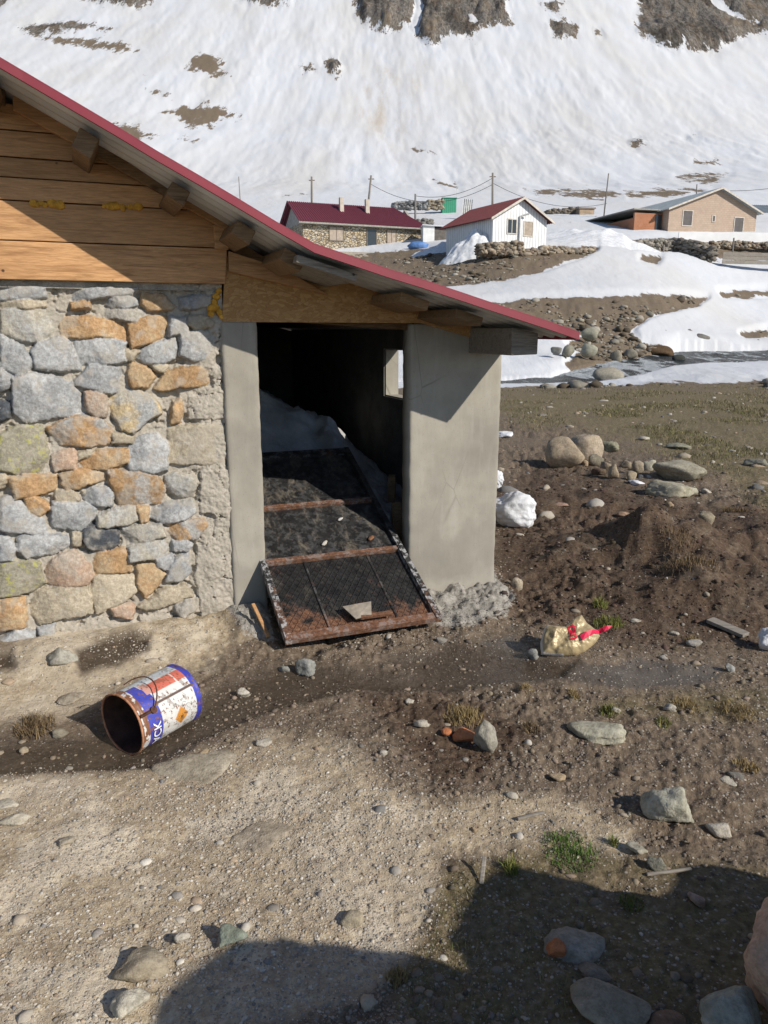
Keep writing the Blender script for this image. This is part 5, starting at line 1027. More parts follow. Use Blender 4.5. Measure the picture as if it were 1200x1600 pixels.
# ------------------------------------------------------------------ gold bag
def bag():
    out = [(843, 1012), (847, 990), (853, 983), (880, 984), (896, 967), (905, 963), (913, 974), (930, 985), (934, 992), (928, 1003), (912, 1018), (900, 1024), (878, 1028), (846, 1029)]
    P0 = gpt(880, 1030); D = float(np.dot(P0-O, [0, CP, -SP])); s_ = D/F; tilt = math.radians(48)
    az = math.atan2(P0[0], P0[1]); right = np.array([math.cos(az), -math.sin(az), 0]); back = np.array([math.sin(az), math.cos(az), 0]); up_ = back*math.cos(tilt) + np.array([0, 0, math.sin(tilt)]); nrm = np.cross(right, up_)
    sy = 1/math.sin(tilt+math.radians(18))
    poly = [((x-880)*s_, (1030-y)*s_*sy) for x, y in out]; c = np.array([(888-880)*s_, (1030-1001)*s_*sy])
    nt_, nr = 180, 46; th = np.linspace(-math.pi, math.pi, nt_, endpoint=False); pr_ = np.array(poly)-c; pa = np.arctan2(pr_[:, 1], pr_[:, 0]); n = len(poly)
    def Rb(t):
        best = np.full(t.shape, 1e-3)
        for i in range(n):
            p, q = pr_[i], pr_[(i+1) % n]; e = q-p; d = np.stack([np.cos(t), np.sin(t)], -1); den = d[..., 0]*e[1]-d[..., 1]*e[0]; den = np.where(np.abs(den) < 1e-9, 1e-9, den)
            k = (p[0]*e[1]-p[1]*e[0])/den; w_ = (p[0]*d[..., 1]-p[1]*d[..., 0])/den; ok = (k > 0) & (w_ >= -.001) & (w_ <= 1.001); best = np.where(ok, np.maximum(best, k), best)
        return best
    def hfun(x, y):
        t = np.arctan2(y-c[1], x-c[0]); rho = np.clip(np.hypot(x-c[0], y-c[1])/Rb(t), 0, 1)
        return .040*np.sqrt(np.maximum(0, 1-rho**2.2)) + (1-rho**4)*(.018*(1-2*np.abs(fbm(x, y, 11, 2, 161))) + .006*fbm(x, y, 40, 3, 162)) + .006*fbm(x, y, 30, 2, 163)
    rho = np.linspace(0, 1, nr); T_, Rr = np.meshgrid(th, rho, indexing='ij'); X = c[0]+Rb(T_)*Rr*np.cos(T_); Y = c[1]+Rb(T_)*Rr*np.sin(T_)
    Hf = hfun(X, Y); Hb = Hf - .05*np.sqrt(np.maximum(0, 1-Rr**2))-.0015
    def W(x, y, h): return P0[None] + right[None]*x.reshape(-1, 1) + up_[None]*y.reshape(-1, 1) + nrm[None]*h.reshape(-1, 1)
    e = empty('gold_bag', P0, 0, 'crumpled gold foil bag with red lettering and red strap lying on mud', 'bag')
    idx = np.arange(X.size).reshape(X.shape); f = np.stack([idx[:, :-1], idx[:, 1:], np.roll(idx, -1, 0)[:, 1:], np.roll(idx, -1, 0)[:, :-1]], -1).reshape(-1, 4)
    V = np.vstack([W(X, Y, Hf), W(X, Y, Hb)])-P0; fs = np.vstack([f[:, ::-1], f+X.size])
    col = np.full((len(V), 3), (.44, .345, .19)); nz = np.concatenate([fbm(X.ravel(), Y.ravel(), 18, 3, 165)]*2); col *= (1+.25*nz)[:, None]; ed = np.concatenate([(Rr.ravel() > .93)]*2) & (np.concatenate([X.ravel()]*2) < .0); col[ed] = (.62, .60, .56)
    link_mesh('foil_body', V, fs, mat_vcol('gold_foil', .42, .5, 60, .3, .005, .2, .12), e, True, {'Col': col})
    ang = math.radians(-76); ox, oy = (884-880)*s_, (1030-985)*s_*sy
    def fn(x, y):
        qx, qy = ox + x*math.cos(ang)-y*math.sin(ang), oy + x*math.sin(ang)+y*math.cos(ang); return (W(np.array([qx]), np.array([qy]), hfun(np.array([qx]), np.array([qy]))+.0035)[0]-P0)
    lettering('tan', e, fn, .066, (.62, .02, .05), 'lettering', .0022)
    pts = [(905, 1003), (915, 996), (924, 990), (932, 987), (938, 984), (945, 981), (951, 978)]; V = []; Fs = []
    for i, (x, y) in enumerate(pts):
        w_ = [.015, .014, .012, .010, .012, .010, .003][i]; q = np.array([(x-880)*s_, (1030-y)*s_*sy]); h_ = float(hfun(q[:1], q[1:])[0])+.006 if i < 4 else .02+.004*(i % 2)
        for k in (-1, 1):
            for dd in (0, .003): V.append(W(np.array([q[0]-k*w_*.5]), np.array([q[1]+k*w_*.8]), np.array([h_+dd+.004*k*(i % 2)]))[0]-P0)
    for i in range(len(pts)-1):
        a = i*4; b = a+4; Fs += [(a+1, a+3, b+3, b+1), (a, b, b+2, a+2), (a, a+1, b+1, b), (a+2, b+2, b+3, a+3)]
    link_mesh('strap', V, Fs, mat_simple('red_plastic', (.62, .02, .07), .45, .15, 20, 0), e)
bag()

# ------------------------------------------------------------------ snow lumps and small litter
def snow_lump(px, py, w_, h_, label, seed, depth=.7, sub=5):
    o = rock(px, py, w_, h_, (.8, .8, .8), label, seed=seed, name='snow_lump', cat='snow lump', soft=7, rough=.13, sub=sub, depth=depth, sink=.1); o.data.materials.clear(); o.data.materials.append(SNOW); return o
snow_lump(798, 822, 78, 70, 'chunky white snow lump beside the shed corner', 3); snow_lump(772, 765, 34, 38, 'upright snow lump behind the chunky one at the shed corner', 8); snow_lump(787, 684, 30, 12, 'thin snow scrap on soil right of the pier', 9, sub=4)
snow_lump(994, 758, 26, 10, 'small snow scrap among the heap of stones', 12, sub=4); snow_lump(1206, 1020, 44, 44, 'snow lump at the right edge of the muddy ground', 14)
a, b = gpt(1108, 975), gpt(1165, 998); timber('plank_piece', a+np.array([0, 0, .02]), b+np.array([0, 0, .02]), .07, .02, GREY_WOOD, 'weathered grey plank piece lying on the dark soil', 'plank')
a, b = gpt(808, 1283), gpt(850, 1274); timber('stick', a+np.array([0, 0, .008]), b+np.array([0, 0, .012]), .012, .01, GREY_WOOD, 'pale splinter of wood on the brown gravel', 'stick')
a, b = gpt(752, 1384), gpt(756, 1360); timber('stick', a+np.array([0, 0, .006]), b+np.array([0, 0, .05]), .014, .006, GREY_WOOD, 'small upright chip of wood at the shadow edge', 'stick')
a, b = gpt(1010, 1370), gpt(1080, 1362); timber('stick', a+np.array([0, 0, .008]), b+np.array([0, 0, .01]), .01, .008, GREY_WOOD, 'thin grey stick in the shade behind the sloping stone', 'stick')
a, b = gpt(396, 968), gpt(420, 1000); timber('stick', a+np.array([0, 0, .09]), b+np.array([0, 0, .01]), .02, .012, WOOD, 'short yellow lath leaning under the left side of the door', 'lath')

# ------------------------------------------------------------------ far houses
def mat_brick(name, c1, c2, mort, sx=2.0, rot=(math.pi/2, 0, 0), bw=.4, rh=.2):
    m = M(name, .9, .2); n = N(m); b = n.new('ShaderNodeTexBrick'); cc = n.new('ShaderNodeTexCoord'); sp = n.new('ShaderNodeSeparateXYZ'); n.put(sp.inputs[0], cc.outputs['Object'])
    cm = n.new('ShaderNodeCombineXYZ'); n.put(cm.inputs[0], n.math('ADD', sp.outputs[0], sp.outputs[1])); n.put(cm.inputs[1], sp.outputs[2]); n.put(b.inputs['Vector'], cm.outputs[0])
    b.inputs['Color1'].default_value = (*c1, 1); b.inputs['Color2'].default_value = (*c2, 1); b.inputs['Mortar'].default_value = (*mort, 1); b.inputs['Scale'].default_value = 1; b.inputs['Brick Width'].default_value = bw; b.inputs['Row Height'].default_value = rh; b.inputs['Mortar Size'].default_value = .018
    n.base(n.mix(n.ramp(n.noise(n.co(), 1.5, 5), (.35, 0.0), (.7, .4)), b.outputs[0], tuple(x*.7 for x in c1))); return m
def mat_rubble_wall(name='rubble_masonry'):
    m = M(name, .9, .2); n = N(m); v = n.co(scale=(1, 1, 1.5)); c = n.vor(v, 3.2, out='Color'); s_ = n.new('ShaderNodeSeparateColor'); n.put(s_.inputs[0], c); e = n.vor(v, 3.2, 'DISTANCE_TO_EDGE')
    c = n.ramp(s_.outputs[0], (0, (.20, .16, .11)), (.3, (.42, .34, .22)), (.6, (.50, .44, .34)), (.85, (.33, .31, .27)), (1, (.55, .40, .24))); n.base(n.mix(n.ramp(e, (.03, .85), (.09, 0.0)), c, (.10, .08, .06)))
    n.bump(n.ramp(e, (0, 0.0), (.12, 1.0)), .8, .08); return m
def mat_planks(name, c):
    m = M(name, .6, .3); n = N(m); w_ = n.new('ShaderNodeTexWave', wave_type='BANDS', bands_direction='X'); cc = n.new('ShaderNodeTexCoord'); sp = n.new('ShaderNodeSeparateXYZ'); n.put(sp.inputs[0], cc.outputs['Object']); cm = n.new('ShaderNodeCombineXYZ'); n.put(cm.inputs[0], n.math('ADD', sp.outputs[0], sp.outputs[1])); n.put(w_.inputs['Vector'], cm.outputs[0]); w_.inputs['Scale'].default_value = 1.1
    f = n.ramp(w_.outputs['Fac'], (.02, 0.0), (.12, 1.0)); n.base(n.mix(f, tuple(x*.55 for x in c), n.ramp(n.noise(n.co(), 2, 4), (.3, tuple(x*.85 for x in c)), (.7, c)))); n.bump(f, .6, .03); return m
GLASS = M('dark_window_glass', .1, .5); GLASS.node_tree.nodes['Principled BSDF'].inputs['Base Color'].default_value = (.03, .035, .04, 1)
FRAME = mat_simple('brown_frame', (.17, .14, .11), .7, .2, 5, 0); WFRAME = mat_simple('pale_frame', (.5, .46, .4), .7, .2, 5, 0); CURT = mat_simple('curtain', (.36, .30, .24), .9, .2, 3, 0)
def corrug(o_, a, b, c, d, mat, name, per=.22, amp=.035, th=.05, parent=None):
    """sheet a-b (ridge) to d-c (eave), corrugated along a-b"""
    a, b, c, d = [np.array(q, float) for q in (a, b, c, d)]; L = np.linalg.norm(b-a); n = max(8, int(L/per*6)); k = 5; V = []
    nrm = np.cross(b-a, d-a); nrm /= np.linalg.norm(nrm); nrm *= np.sign(nrm[2])
    for i in range(n+1):
        t = i/n
        for j in range(k+1):
            q = j/k; V.append((a+(b-a)*t)*(1-q)+(d+(c-d)*t)*q + nrm*amp*np.clip(1.6*math.sin(2*math.pi*t*L/per), -1, 1))
    m = len(V); V += [q-nrm*th for q in V]; Fs = []
    for i in range(n):
        for j in range(k):
            p = i*(k+1)+j; q = (p, p+k+1, p+k+2, p+1); Fs.append(q); Fs.append(tuple(x+m for x in reversed(q)))
    for i in range(n): p = i*(k+1)+k; Fs.append((p, p+k+1, p+k+1+m, p+m)); p = i*(k+1); Fs.append((p, p+m, p+k+1+m, p+k+1))
    for j in range(k): p = j; Fs.append((p, p+1, p+1+m, p+m)); p = n*(k+1)+j; Fs.append((p, p+m, p+1+m, p+1))
    return link_mesh(name, V, Fs, mat, parent)
def opening(e, kind, x0, x1, z0, z1, y, glass=GLASS, fr=FRAME, mull=1, axis='x'):
    """window or door on the plane y (axis x) or x=y (axis y)"""
    f = MB(); t = .09
    bx = (lambda a, b, c, d, e0, e1: f.box(a, b, c, d, e0, e1)) if axis == 'x' else (lambda a, b, c, d, e0, e1: f.box(c, d, a, b, e0, e1))
    bx(x0, x0+t, y-.05, y+.04, z0, z1); bx(x1-t, x1, y-.05, y+.04, z0, z1); bx(x0+t, x1-t, y-.05, y+.04, z1-t, z1)
    bx(x0+t, x1-t, y-.05, y+.04, z0, z0+t)
    for i in range(mull): xm = x0+(x1-x0)*(i+1)/(mull+1); bx(xm-.03, xm+.03, y-.04, y+.03, z0+t, z1-t)
    o = f.build(kind, fr, e); g = MB()
    (g.box(x0+t, x1-t, y-.02, y+.02, z0+t, z1-t) if axis == 'x' else g.box(y-.02, y+.02, x0+t, x1-t, z0+t, z1-t)); g.build('pane' if kind == 'window' else 'leaf', glass, o); return o
# long stone house, roof of maroon sheets: local x along the front, y into depth
def house_stone():
    Y0 = 80.0; A = at(469, 345, Y0); B = at(667, 354.5, 85.4); d = B[:2]-A[:2]; L = float(np.linalg.norm(d)); rz = math.atan2(d[1], d[0])
    zb = at(470, 386, Y0)[2]; e = empty('stone_house', (A[0], A[1], zb), rz, 'long low stone house with maroon sheet roof behind a brick wall', 'house'); Hh = A[2]-zb; D = 7.0; R_ = 2.35
    w_ = MB(); w_.box(.35, L-.5, .35, D, -1.2, Hh-.1); w_.build('wall', mat_rubble_wall(), e)
    g = MB(); g.prism([(.35, Hh-.1), (D, Hh-.1), (D/2+.2, Hh+R_-.15)], .36, .6, ax='x'); g.build('gable', mat_simple('grey_boards', (.30, .28, .25), .8, .25, 4, .3), e)
    g = MB(); g.prism([(.35, Hh-.1), (D, Hh-.1), (D/2+.2, Hh+R_-.15)], L-1.0, L-.75, ax='x'); g.build('gable', CONC, e)
    yr = D/2+.2; hx = 2.2
    corrug(e, (-.25, yr, Hh+R_), (L-hx, yr, Hh+R_), (L+.1, -.35, Hh), (-.25, -.35, Hh), MAROON, 'roof', parent=e); corrug(e, (L-hx, yr, Hh+R_), (-.25, yr, Hh+R_), (-.25, D+.6, Hh), (L+.1, D+.6, Hh), MAROON, 'roof', parent=e)
    link_mesh('hip', [(L-hx, yr, Hh+R_), (L+.1, -.35, Hh), (L+.1, D+.6, Hh), (L-hx, yr, Hh+R_-.06), (L+.1, -.35, Hh-.06), (L+.1, D+.6, Hh-.06)], [(0, 1, 2), (5, 4, 3), (1, 4, 5, 2), (0, 3, 4, 1), (2, 5, 3, 0)], MAROON, e)
    b = MB(); b.box(-.2, L, -.3, .33, Hh-.22, Hh-.06); b.build('lintel_beam', CONC, e)
    k = L/199.0
    for x0, x1, kind, m_ in ((45, 68, 'window', 1), (104, 121, 'door', 0), (137, 153, 'window', 1)):
        opening(e, kind, x0*k*.985, x1*k*.985, (.05 if kind == 'door' else .75), Hh-.3, .32, CURT if kind == 'window' else GLASS, FRAME, m_)
    for x in (71, 112):
        c = MB(); c.box(x*k, x*k+.42, yr-1.6, yr-1.2, Hh+1.2, Hh+R_+.45); c.build('chimney', mat_simple('pale_render', (.45, .40, .34), .9, .2, 3, 0), e)
house_stone()
# brick garden wall under it
def brick_wall():
    A = at(470, 391, 76.5); B = at(664, 389, 80.5); zb = at(500, 412, 76.5)[2]; d = B[:2]-A[:2]; L = float(np.linalg.norm(d)); mb = MB(); mb.box(-5, L, 0, .3, 0, float(A[2]-zb)); o = mb.build('block_wall', mat_brick('pale_blocks', (.36, .32, .26), (.40, .35, .28), (.27, .24, .2)), None, .02)
    o.location = (A[0], A[1], zb); o.rotation_euler = (0, 0, math.atan2(d[1], d[0])); tag(o, 'pale block wall below the long stone house', 'wall')
    q = at(665, 382, 80.8); v, f = ICO[3]; p = v*np.array([1.05, .5, .42])*(1+.25*fbm3(v, 1.8, 3, 9))[:, None]; o = link_mesh('tarpaulin', p, f, mat_simple('blue_plastic', (.10, .20, .42), .5, .3, 2, .4, 4, .1), None, True); q2 = at(654, 386, 79.6); o.location = (q2[0], q2[1], q2[2]+.1); tag(o, 'bundled blue plastic tarpaulin on the end of the block wall', 'tarpaulin')
brick_wall()
CABRED = mat_roof('dull_red_roof_paint', (.14, .035, .036), .7)
def house_white():
    Y0 = 64.0; A = at(769, 380, Y0); zt_ = at(769, 338, Y0)[2]; rz = math.radians(27); e = empty('white_house', A, rz, 'small white plank cabin with red roof and two windows', 'cabin'); Hh = float(zt_-A[2]); Wd = 5.35; D = 7.0; R_ = 1.5
    m_ = mat_planks('white_planks', (.74, .75, .76)); w_ = MB(); w_.box(0, Wd, 0, D, -1.6, Hh); w_.build('wall', m_, e); g = MB(); g.prism([(0, Hh), (Wd, Hh), (Wd/2, Hh+R_)], .002, .2); g.build('gable', m_, e); g = MB(); g.prism([(0, Hh), (Wd, Hh), (Wd/2, Hh+R_)], D-.2, D-.002); g.build('gable', m_, e)
    s_ = R_/(Wd/2)
    for sgn in (-1, 1):
        xe = Wd/2+sgn*(Wd/2+.45); ze = Hh-.45*s_; a, b = ((Wd/2, -.45, Hh+R_+.08), (Wd/2, D+.4, Hh+R_+.08)); c, d = (xe, D+.4, ze+.08), (xe, -.45, ze+.08)
        corrug(e, a, b, c, d, CABRED, 'roof', parent=e)
    t = MB(); t.prism([(-.45, Hh-.45*s_+.1), (Wd/2, Hh+R_+.1), (Wd+.45, Hh-.45*s_+.1), (Wd+.45, Hh-.45*s_-.08), (Wd/2, Hh+R_-.1), (-.45, Hh-.45*s_-.08)], -.49, -.45); t.build('verge_board', WFRAME, e)
    opening(e, 'window', 1.35, 2.35, Hh-1.25, Hh-.05, -.0, GLASS, WFRAME, 1); opening(e, 'window', 3.0, 3.98, Hh-1.35, Hh-.15, -.0, CURT, WFRAME, 0)
    p = MB(); p.tube([(2.55, -.12, -.3), (2.55, -.12, Hh+.15)], .07, 8); p.tube([(2.55, -.12, Hh+.15), (3.2, -.45, Hh+.35)], .07, 8); p.build('stove_pipe', GALV, e)
house_white()
def house_beige():
    Y0 = 84.0; A = at(1043, 364, Y0); zt_ = at(1043, 326, Y0)[2]; rz = math.radians(16); e = empty('block_house', A, rz, 'beige block house with grey sheet roof and brick annex', 'house'); Hh = float(zt_-A[2]); Wd = 10.9; D = 15; R_ = 2.15
    m_ = mat_brick('beige_blocks', (.42, .32, .25), (.47, .365, .285), (.36, .28, .22)); w_ = MB(); w_.box(0, Wd, 0, D, -1.2, Hh); w_.build('wall', m_, e); xp = 5.9
    g = MB(); g.prism([(0, Hh), (Wd, Hh), (Wd, Hh+.02), (xp, Hh+R_)], .0015, .3); g.build('gable', m_, e); g = MB(); g.prism([(0, Hh), (Wd, Hh), (xp, Hh+R_)], D-.3, D-.002); g.build('gable', m_, e)
    GR = mat_simple('grey_roof_sheet', (.27, .31, .33), .5, .2, 1.2, 0, spec=.5, metal=.2); s1 = R_/xp; s2 = R_/(Wd-xp)
    corrug(e, (xp, -.5, Hh+R_+.1), (xp, D+.4, Hh+R_+.1), (-3.2, D+.4, Hh-3.2*s1+.1), (-.45, -.5, Hh-.45*s1+.1), GR, 'roof', .3, .03, parent=e); corrug(e, (xp, -.5, Hh+R_+.1), (xp, D+.4, Hh+R_+.1), (Wd+.5, D+.4, Hh-.5*s2+.1), (Wd+.5, -.5, Hh-.5*s2+.1), GR, 'roof', .3, .03, parent=e)
    t = MB(); t.prism([(-.45, Hh-.45*s1+.14), (xp, Hh+R_+.14), (Wd+.5, Hh-.5*s2+.14), (Wd+.5, Hh-.5*s2-.04), (xp, Hh+R_-.04), (-.45, Hh-.45*s1-.04)], -.55, -.5); t.build('verge_board', WFRAME, e)
    k = Wd/147.0
    for x0, x1, a, b in ((22, 39, 14, 36), (71, 77, 21, 31), (109, 126, 8, 30)): opening(e, 'window', x0*k, x1*k, Hh-(36-a+2)*k*.98+0.1, Hh-(36-b-2)*k*.98-0.2, -.0, mat_simple('boarded', (.09, .08, .08), .6, .2, 2, 0), WFRAME, 0)
    pw = MB(); pw.box(-3.4, -.005, 1.0, 1.25, -1.0, 2.0); pw.box(-3.4, -3.15, 1.25, 19.0, -1.2, 1.5); pw.build('annex', mat_brick('orange_brick', (.34, .14, .07), (.40, .17, .09), (.28, .2, .15), bw=.3, rh=.2), e)
    pc = MB(); pc.box(-3.6, .0, .9, 12, 2.3, 2.42); pc.build('porch_roof', CONC, e); pd = MB(); pd.box(-.9, -.15, .95, .99, -.6, 1.9); pd.build('doorway', GLASS, e)
house_beige()
def house_far():
    A = at(1178, 352, 108); e = empty('grey_roof_house', A, .1, 'distant grey roofed house cut off at the right edge', 'house'); w_ = MB(); w_.box(0, 9, 0, 7, -1, 1.7); w_.build('wall', mat_simple('dull_blue_render', (.26, .29, .33), .9, .2, 1, 0), e)
    GR = bpy.data.materials['grey_roof_sheet']; corrug(e, (-.4, 3.5, 3.1), (9.4, 3.5, 3.1), (9.4, -.5, 1.6), (-.4, -.5, 1.6), GR, 'roof', .3, .03, parent=e); corrug(e, (9.4, 3.5, 3.1), (-.4, 3.5, 3.1), (-.4, 7.5, 1.6), (9.4, 7.5, 1.6), GR, 'roof', .3, .03, parent=e)
    opening(e, 'window', .6, 1.8, .2, 1.2, 0, GLASS, FRAME, 1)
house_far()
# lean-to store between stone house and white cabin
def store():
    A = at(661, 388, 82); e = empty('lean_to_store', A, .05, 'white lean-to store with dark tarp curtain between house and cabin', 'shed'); mb = MB(); mb.box(0, 1.15, 0, 2.2, -.8, 2.15); mb.build('wall', mat_simple('white_render', (.72, .72, .70), .9, .1, 2, 0), e)
    mb = MB(); mb.box(1.16, 2.75, .1, 2.2, -.8, 1.95); mb.build('tarp_curtain', mat_simple('brown_tarp', (.13, .115, .10), .8, .3, 2, .6, 3, .15), e); mb = MB(); mb.box(2.76, 3.15, .0, 2.0, -.9, 1.8); mb.build('blue_curtain', mat_simple('blue_tarp', (.035, .07, .26), .7, .3, 2, .4, 4, .1), e)
    mb = MB(); mb.prism([(-.1, 2.2), (3.4, 2.02), (3.4, 2.12), (-.1, 2.3)], -.2, 2.5); mb.build('roof', SNOW, e)
store()
# green tin shed and rubble behind
def tin_shed():
    A = at(691, 326, 112); e = empty('green_tin_shed', A, .05, 'small green tin shed on the snow behind the houses', 'shed'); mb = MB(); mb.box(0, 1.95, 0, 1.8, -.6, 1.35); mb.build('wall', mat_planks('green_tin', (.05, .30, .18)), e); mb = MB(); mb.prism([(-.08, 1.36), (2.03, 1.36), (2.03, 1.44), (-.08, 1.44)], -.1, 1.9); mb.build('roof', mat_simple('green_roof', (.05, .26, .16), .5, .2, 2, 0), e)
    mb = MB(); mb.tube([(1.95, .1, 1.4), (1.95, .1, 3.0)], .02, 5); mb.build('mast', GALV, e)
    A = at(728, 333, 100); v = []; mb = MB()
    for i in range(5): mb.prism([(.24*i, 0), (.24*i+.13, .1), (.24*i+.24, 0), (.24*i+.24, .03), (.24*i+.13, .13), (.24*i, .03)], 0, 1.75, ax='z')
    o = mb.build('tin_sheets', GALV, None); o.location = (A[0]-.5, A[1], A[2]-.1); o.rotation_euler = (.1, .06, .1); tag(o, 'grey bent tin sheets standing upright behind the white cabin', 'tin sheets')
tin_shed()
# dry stone walls and rubble
def dry_wall(a, b, h_, label, n, th=.7, s_=.2, cols=((.30, .25, .19), (.24, .21, .17), (.36, .30, .22), (.20, .15, .11)), cat='wall', name='dry_stone_wall', sag=.3, snowcap=False):
    a, b = np.array(a), np.array(b); rng = np.random.default_rng(int(abs(a[0]*7+b[1]*3))); v, f = ICO[2]; V = []; Fs = []; Cc = []
    L = np.linalg.norm(b-a); d = (b-a)/L; nn = np.array([-d[1], d[0], 0]); nn /= np.linalg.norm(nn)
    for i in range(n):
        t = rng.random(); hh = h_*(1-sag*abs(fbm(np.array([t*L]), np.array([0.0]), .4, 2, 3)[0])*1.5)*rng.random()**.8; w_ = th*(1-.4*hh/h_)
        c = a+(b-a)*t + np.array([0, 0, hh-.25]) + nn*rng.uniform(-.5, .5)*w_; sz = s_*rng.uniform(.6, 1.5)*np.array([rng.uniform(.9, 1.5), .9, .62])
        p = v*sz*(1+.18*rng.normal(size=(len(v), 1))); an = rng.uniform(0, 6.28); p = np.stack([p[:, 0]*math.cos(an)-p[:, 1]*math.sin(an), p[:, 0]*math.sin(an)+p[:, 1]*math.cos(an), p[:, 2]], 1)
        Fs.append(f+len(V)*len(v)); V.append(p+c); Cc.append(np.repeat([np.array(cols[rng.integers(len(cols))])*rng.uniform(.7, 1.2)], len(v), 0))
    o = link_mesh(name, np.vstack(V)-a, np.vstack(Fs), PEB, None, False, {'Col': np.vstack(Cc)}); o.location = tuple(a); return tag(o, label, cat)
dry_wall(at(748, 393, 61.5), at(815, 394, 62), 1.0, 'brown dry stone wall just below the white cabin', 420)
dry_wall(at(815, 394, 62), at(925, 391, 66), .75, 'low tumbled rubble wall running right from the white cabin', 460, sag=.9)
dry_wall(at(968, 390, 73), at(1060, 386, 75), 1.1, 'grey dry stone wall on the snow below the block house', 420, cols=((.27, .25, .21), (.22, .20, .17), (.33, .30, .25), (.16, .14, .12)))
dry_wall(at(1050, 390, 75), at(1115, 410, 72), 1.7, 'tumbled grey rubble bank under the right end of the stone wall', 420, th=1.6, cols=((.20, .18, .15), (.17, .15, .13), (.26, .23, .19)), s_=.22)
dry_wall(at(1100, 384, 79), at(1260, 385, 80), .7, 'brown dry stone wall along the right edge below the block house', 420)
dry_wall(at(500, 412, 75.5), at(665, 407, 78.5), .9, 'heap of loose stones along the foot of the block wall', 420, th=1.2, cols=((.36, .32, .25), (.26, .22, .17), (.42, .38, .31)))
dry_wall(at(616, 323, 112), at(668, 324, 112), 1.0, 'grey stone ruin on the snow left of the green tin shed', 220, s_=.26, cols=((.24, .25, .25), (.18, .18, .18), (.30, .30, .29)))
dry_wall(at(668, 324, 112), at(692, 325, 112), 1.5, 'tan stone pile against the green tin shed', 120, s_=.24, cols=((.38, .32, .23), (.30, .26, .2)))
dry_wall(at(653, 348, 95), at(674, 349, 95), .7, 'small dark stone heap on the snow behind the store', 100, s_=.26, cols=((.16, .15, .14), (.22, .21, .19)))
dry_wall(at(856, 340, 104), at(905, 340, 104), 1.5, 'low stone hut ruin behind the white cabin', 240, s_=.26, cols=((.26, .22, .17), (.20, .17, .14)))
dry_wall(at(858, 360, 92), at(900, 359, 92), .9, 'dark stone wall between white cabin and brick annex', 180, s_=.24, cols=((.18, .16, .13), (.24, .21, .17)))
dry_wall(at(908, 350, 98), at(948, 346, 100), .8, 'rubble strip left of the block house', 160, s_=.24, cols=((.17, .15, .13), (.22, .19, .16)))
def hut():
    A = at(905, 342, 102); e = empty('stone_hut', A, .1, 'tiny tan hut behind the brick annex', 'hut'); mb = MB(); mb.box(0, 1.9, 0, 1.8, -.8, 1.2); mb.build('wall', mat_simple('tan_mud_wall', (.35, .26, .18), .9, .25, 2, 0), e); mb = MB(); mb.box(-.15, 2.05, -.15, 1.95, 1.21, 1.36); mb.build('roof', mat_simple('earth_roof', (.22, .18, .15), .9, .3, 2, 0), e)
hut()
# grey boards by the right edge, orange fence posts
A, B = at(1128, 413, 71), at(1240, 411, 72.5)
mb = MB(); L = float(np.linalg.norm(B-A))
for i in range(3): mb.box(0, L, -.02*i, .04-.02*i, .05+.34*i, .36+.34*i)
o = mb.build('board_fence', GREY_WOOD, None, .01); o.location = tuple(A); o.rotation_euler = (0, 0, math.atan2(*(B-A)[[1, 0]])); tag(o, 'low grey board fence on the snow at the right edge', 'fence')
mb = MB(); mb.box(0, 9.5, 0, .12, -.3, .75); o = mb.build('garden_wall', mat_simple('whitewash', (.78, .78, .78), .9, .06, 1, 0), None, .02); A = at(1060, 375, 81); o.location = tuple(A); o.rotation_euler = (0, 0, .06); tag(o, 'low whitewashed garden wall in front of the block house', 'wall')
for px, py, h_, lab in ((1036, 403, 1.1, 'short fence post left of the grey boards'), (1145, 390, 1.0, 'short fence post behind the grey boards')):
    A = at(px, py, 72); mb = MB(); mb.tube([(0, 0, -.4), (0, 0, h_)], .07, 7); o = mb.build('fence_post', GREY_WOOD, None); o.location = tuple(A); tag(o, lab, 'post')
# poles and wires
POLES = [(376, 318, 373, 276, 125, .07, 'thin pole leaning left above the shed roof'), (487, 322, 487, 276, 96, .11, 'power pole behind the left end of the long stone house'), (573, 326, 580, 274, 96, .11, 'power pole leaning right behind the long stone house'), (649, 346, 649, 303, 92, .10, 'short power pole behind the right end of the stone house'), (770, 322, 770, 270, 90, .11, 'tall power pole behind the white cabin'),
         (944, 327, 951, 271, 98, .07, 'slanting mast behind the block house roof'), (1089, 302, 1089, 288, 130, .09, 'short stump pole on the slope above the block house')]
PT = {}
for x0, y0, x1, y1, Y, r_, lab in POLES:
    a, b = at(x0, y0, Y), at(x1, y1, Y); b = a+(b-a); e = empty('power_pole', a, 0, lab, 'pole'); mb = MB(); mb.tube([(0, 0, -1.2), tuple(b-a)], r_*1.25, 8, r_); mb.build('post', GREY_WOOD, e, smooth=True); PT[x0] = b
    if x0 in (487, 770, 573): mb = MB(); t = b-a; mb.box(t[0]-.35, t[0]+.35, t[1]-.05, t[1]+.05, t[2]-.45, t[2]-.35); mb.build('cross_arm', GREY_WOOD, e)
CAB = mat_simple('black_cable', (.08, .08, .085), .6, .1, 2, 0)
def wire(a, b, sag, label):
    a, b = np.array(a), np.array(b); mb = MB(); mb.tube([tuple((b-a)*t - np.array([0, 0, 4*sag*t*(1-t)])) for t in np.linspace(0, 1, 22)], .028, 5); o = mb.build('power_cable', CAB, None); o.location = tuple(a); tag(o, label, 'cable')
wire(at(580, 288, 96), at(770, 288, 90), 1.9, 'sagging cable from the leaning pole to the tall pole'); wire(at(770, 286, 90), at(948, 318, 98), 1.2, 'cable from the tall pole down to the block house'); wire(at(1128, 298, 86), at(1330, 262, 92), .7, 'cable from the block house ridge out past the right edge'); wire(at(649, 306, 92), at(770, 278, 90), .8, 'cable from the short pole up to the tall pole')
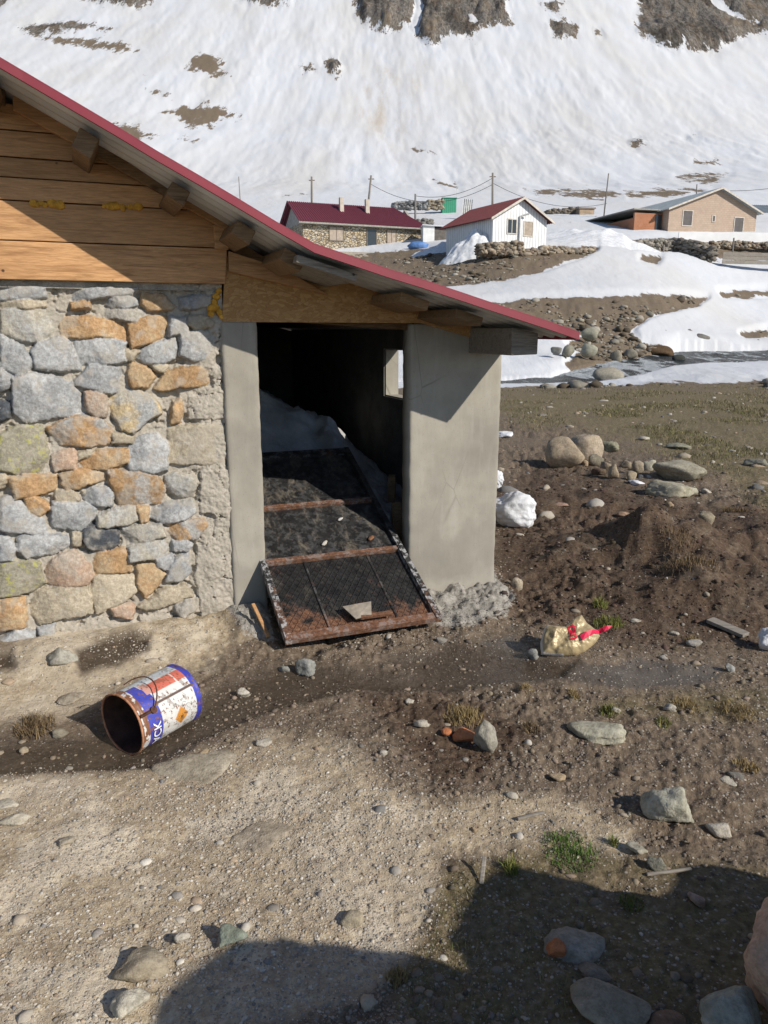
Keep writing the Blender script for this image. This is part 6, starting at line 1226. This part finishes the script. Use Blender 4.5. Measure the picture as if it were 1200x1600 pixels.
# snow drifts against the cabin and annex
def drift(px, py, Y, size, label, seed, peak=0.0):
    g = np.linspace(-1, 1, 70); U, V = np.meshgrid(g, g, indexing='ij'); A = at(px, py, Y)
    rr_ = np.hypot((U-peak*(1-np.abs(U)))*1.0, V); h_ = np.maximum(0, 1-rr_**1.1); h_ = h_*(1+.35*fbm(U*2+seed, V*2, 1.2, 3, seed)) + .06*fbm(U+seed, V, 5, 3, seed)
    X, Yy = A[0]+U.ravel()*size[0]/2, A[1]+V.ravel()*size[1]/2; Z = height(X, Yy)[0]+h_.ravel()*size[2]*.75-.06-.4*np.maximum(0, rr_.ravel()-.9)
    idx = np.arange(U.size).reshape(U.shape); f = np.stack([idx[:-1, :-1], idx[1:, :-1], idx[1:, 1:], idx[:-1, 1:]], -1).reshape(-1, 4)
    tag(link_mesh('snow_drift', np.stack([X, Yy, Z], 1), f, SNOW, None, True), label, 'snow drift')
drift(738, 388, 65.0, (5.6, 3.6, 3.2), 'pointed snow drift against the left side of the white cabin', 71); drift(697, 392, 74, (7.0, 4, 1.3), 'low snow drift in front of the lean-to store', 72)
drift(945, 388, 73, (11, 6, 1.5), 'large snow drift before the brick annex', 73); drift(895, 380, 78, (8, 5, .9), 'flat snow drift left of the brick annex', 75)

# ------------------------------------------------------------------ groups of look-alikes
GROUPS = {'stone': 'stones lying about the yard', 'grass_tuft': 'grass tufts', 'power_pole': 'poles by the houses', 'power_cable': 'power cables', 'dry_stone_wall': 'dry stone walls and ruins', 'snow_drift': 'snow drifts by the houses', 'snow_lump': 'snow lumps on the bare ground', 'brick_shard': 'orange brick shards', 'timber_offcut': 'timber offcuts in the doorway', 'debris_flake': 'flakes lying on the metal door', 'slab': 'flat slabs in the gravel', 'stick': 'sticks and splinters', 'fence_post': 'short fence posts'}
for o in list(sc.objects):
    k = o.name.split('.')[0]
    if o.parent is None and 'category' in o:
        if k in GROUPS: o['group'] = GROUPS[k]
        elif k == 'boulder': o['group'] = 'boulders beside the stream' if o.location.y > 20 else 'boulders at the lower right corner'
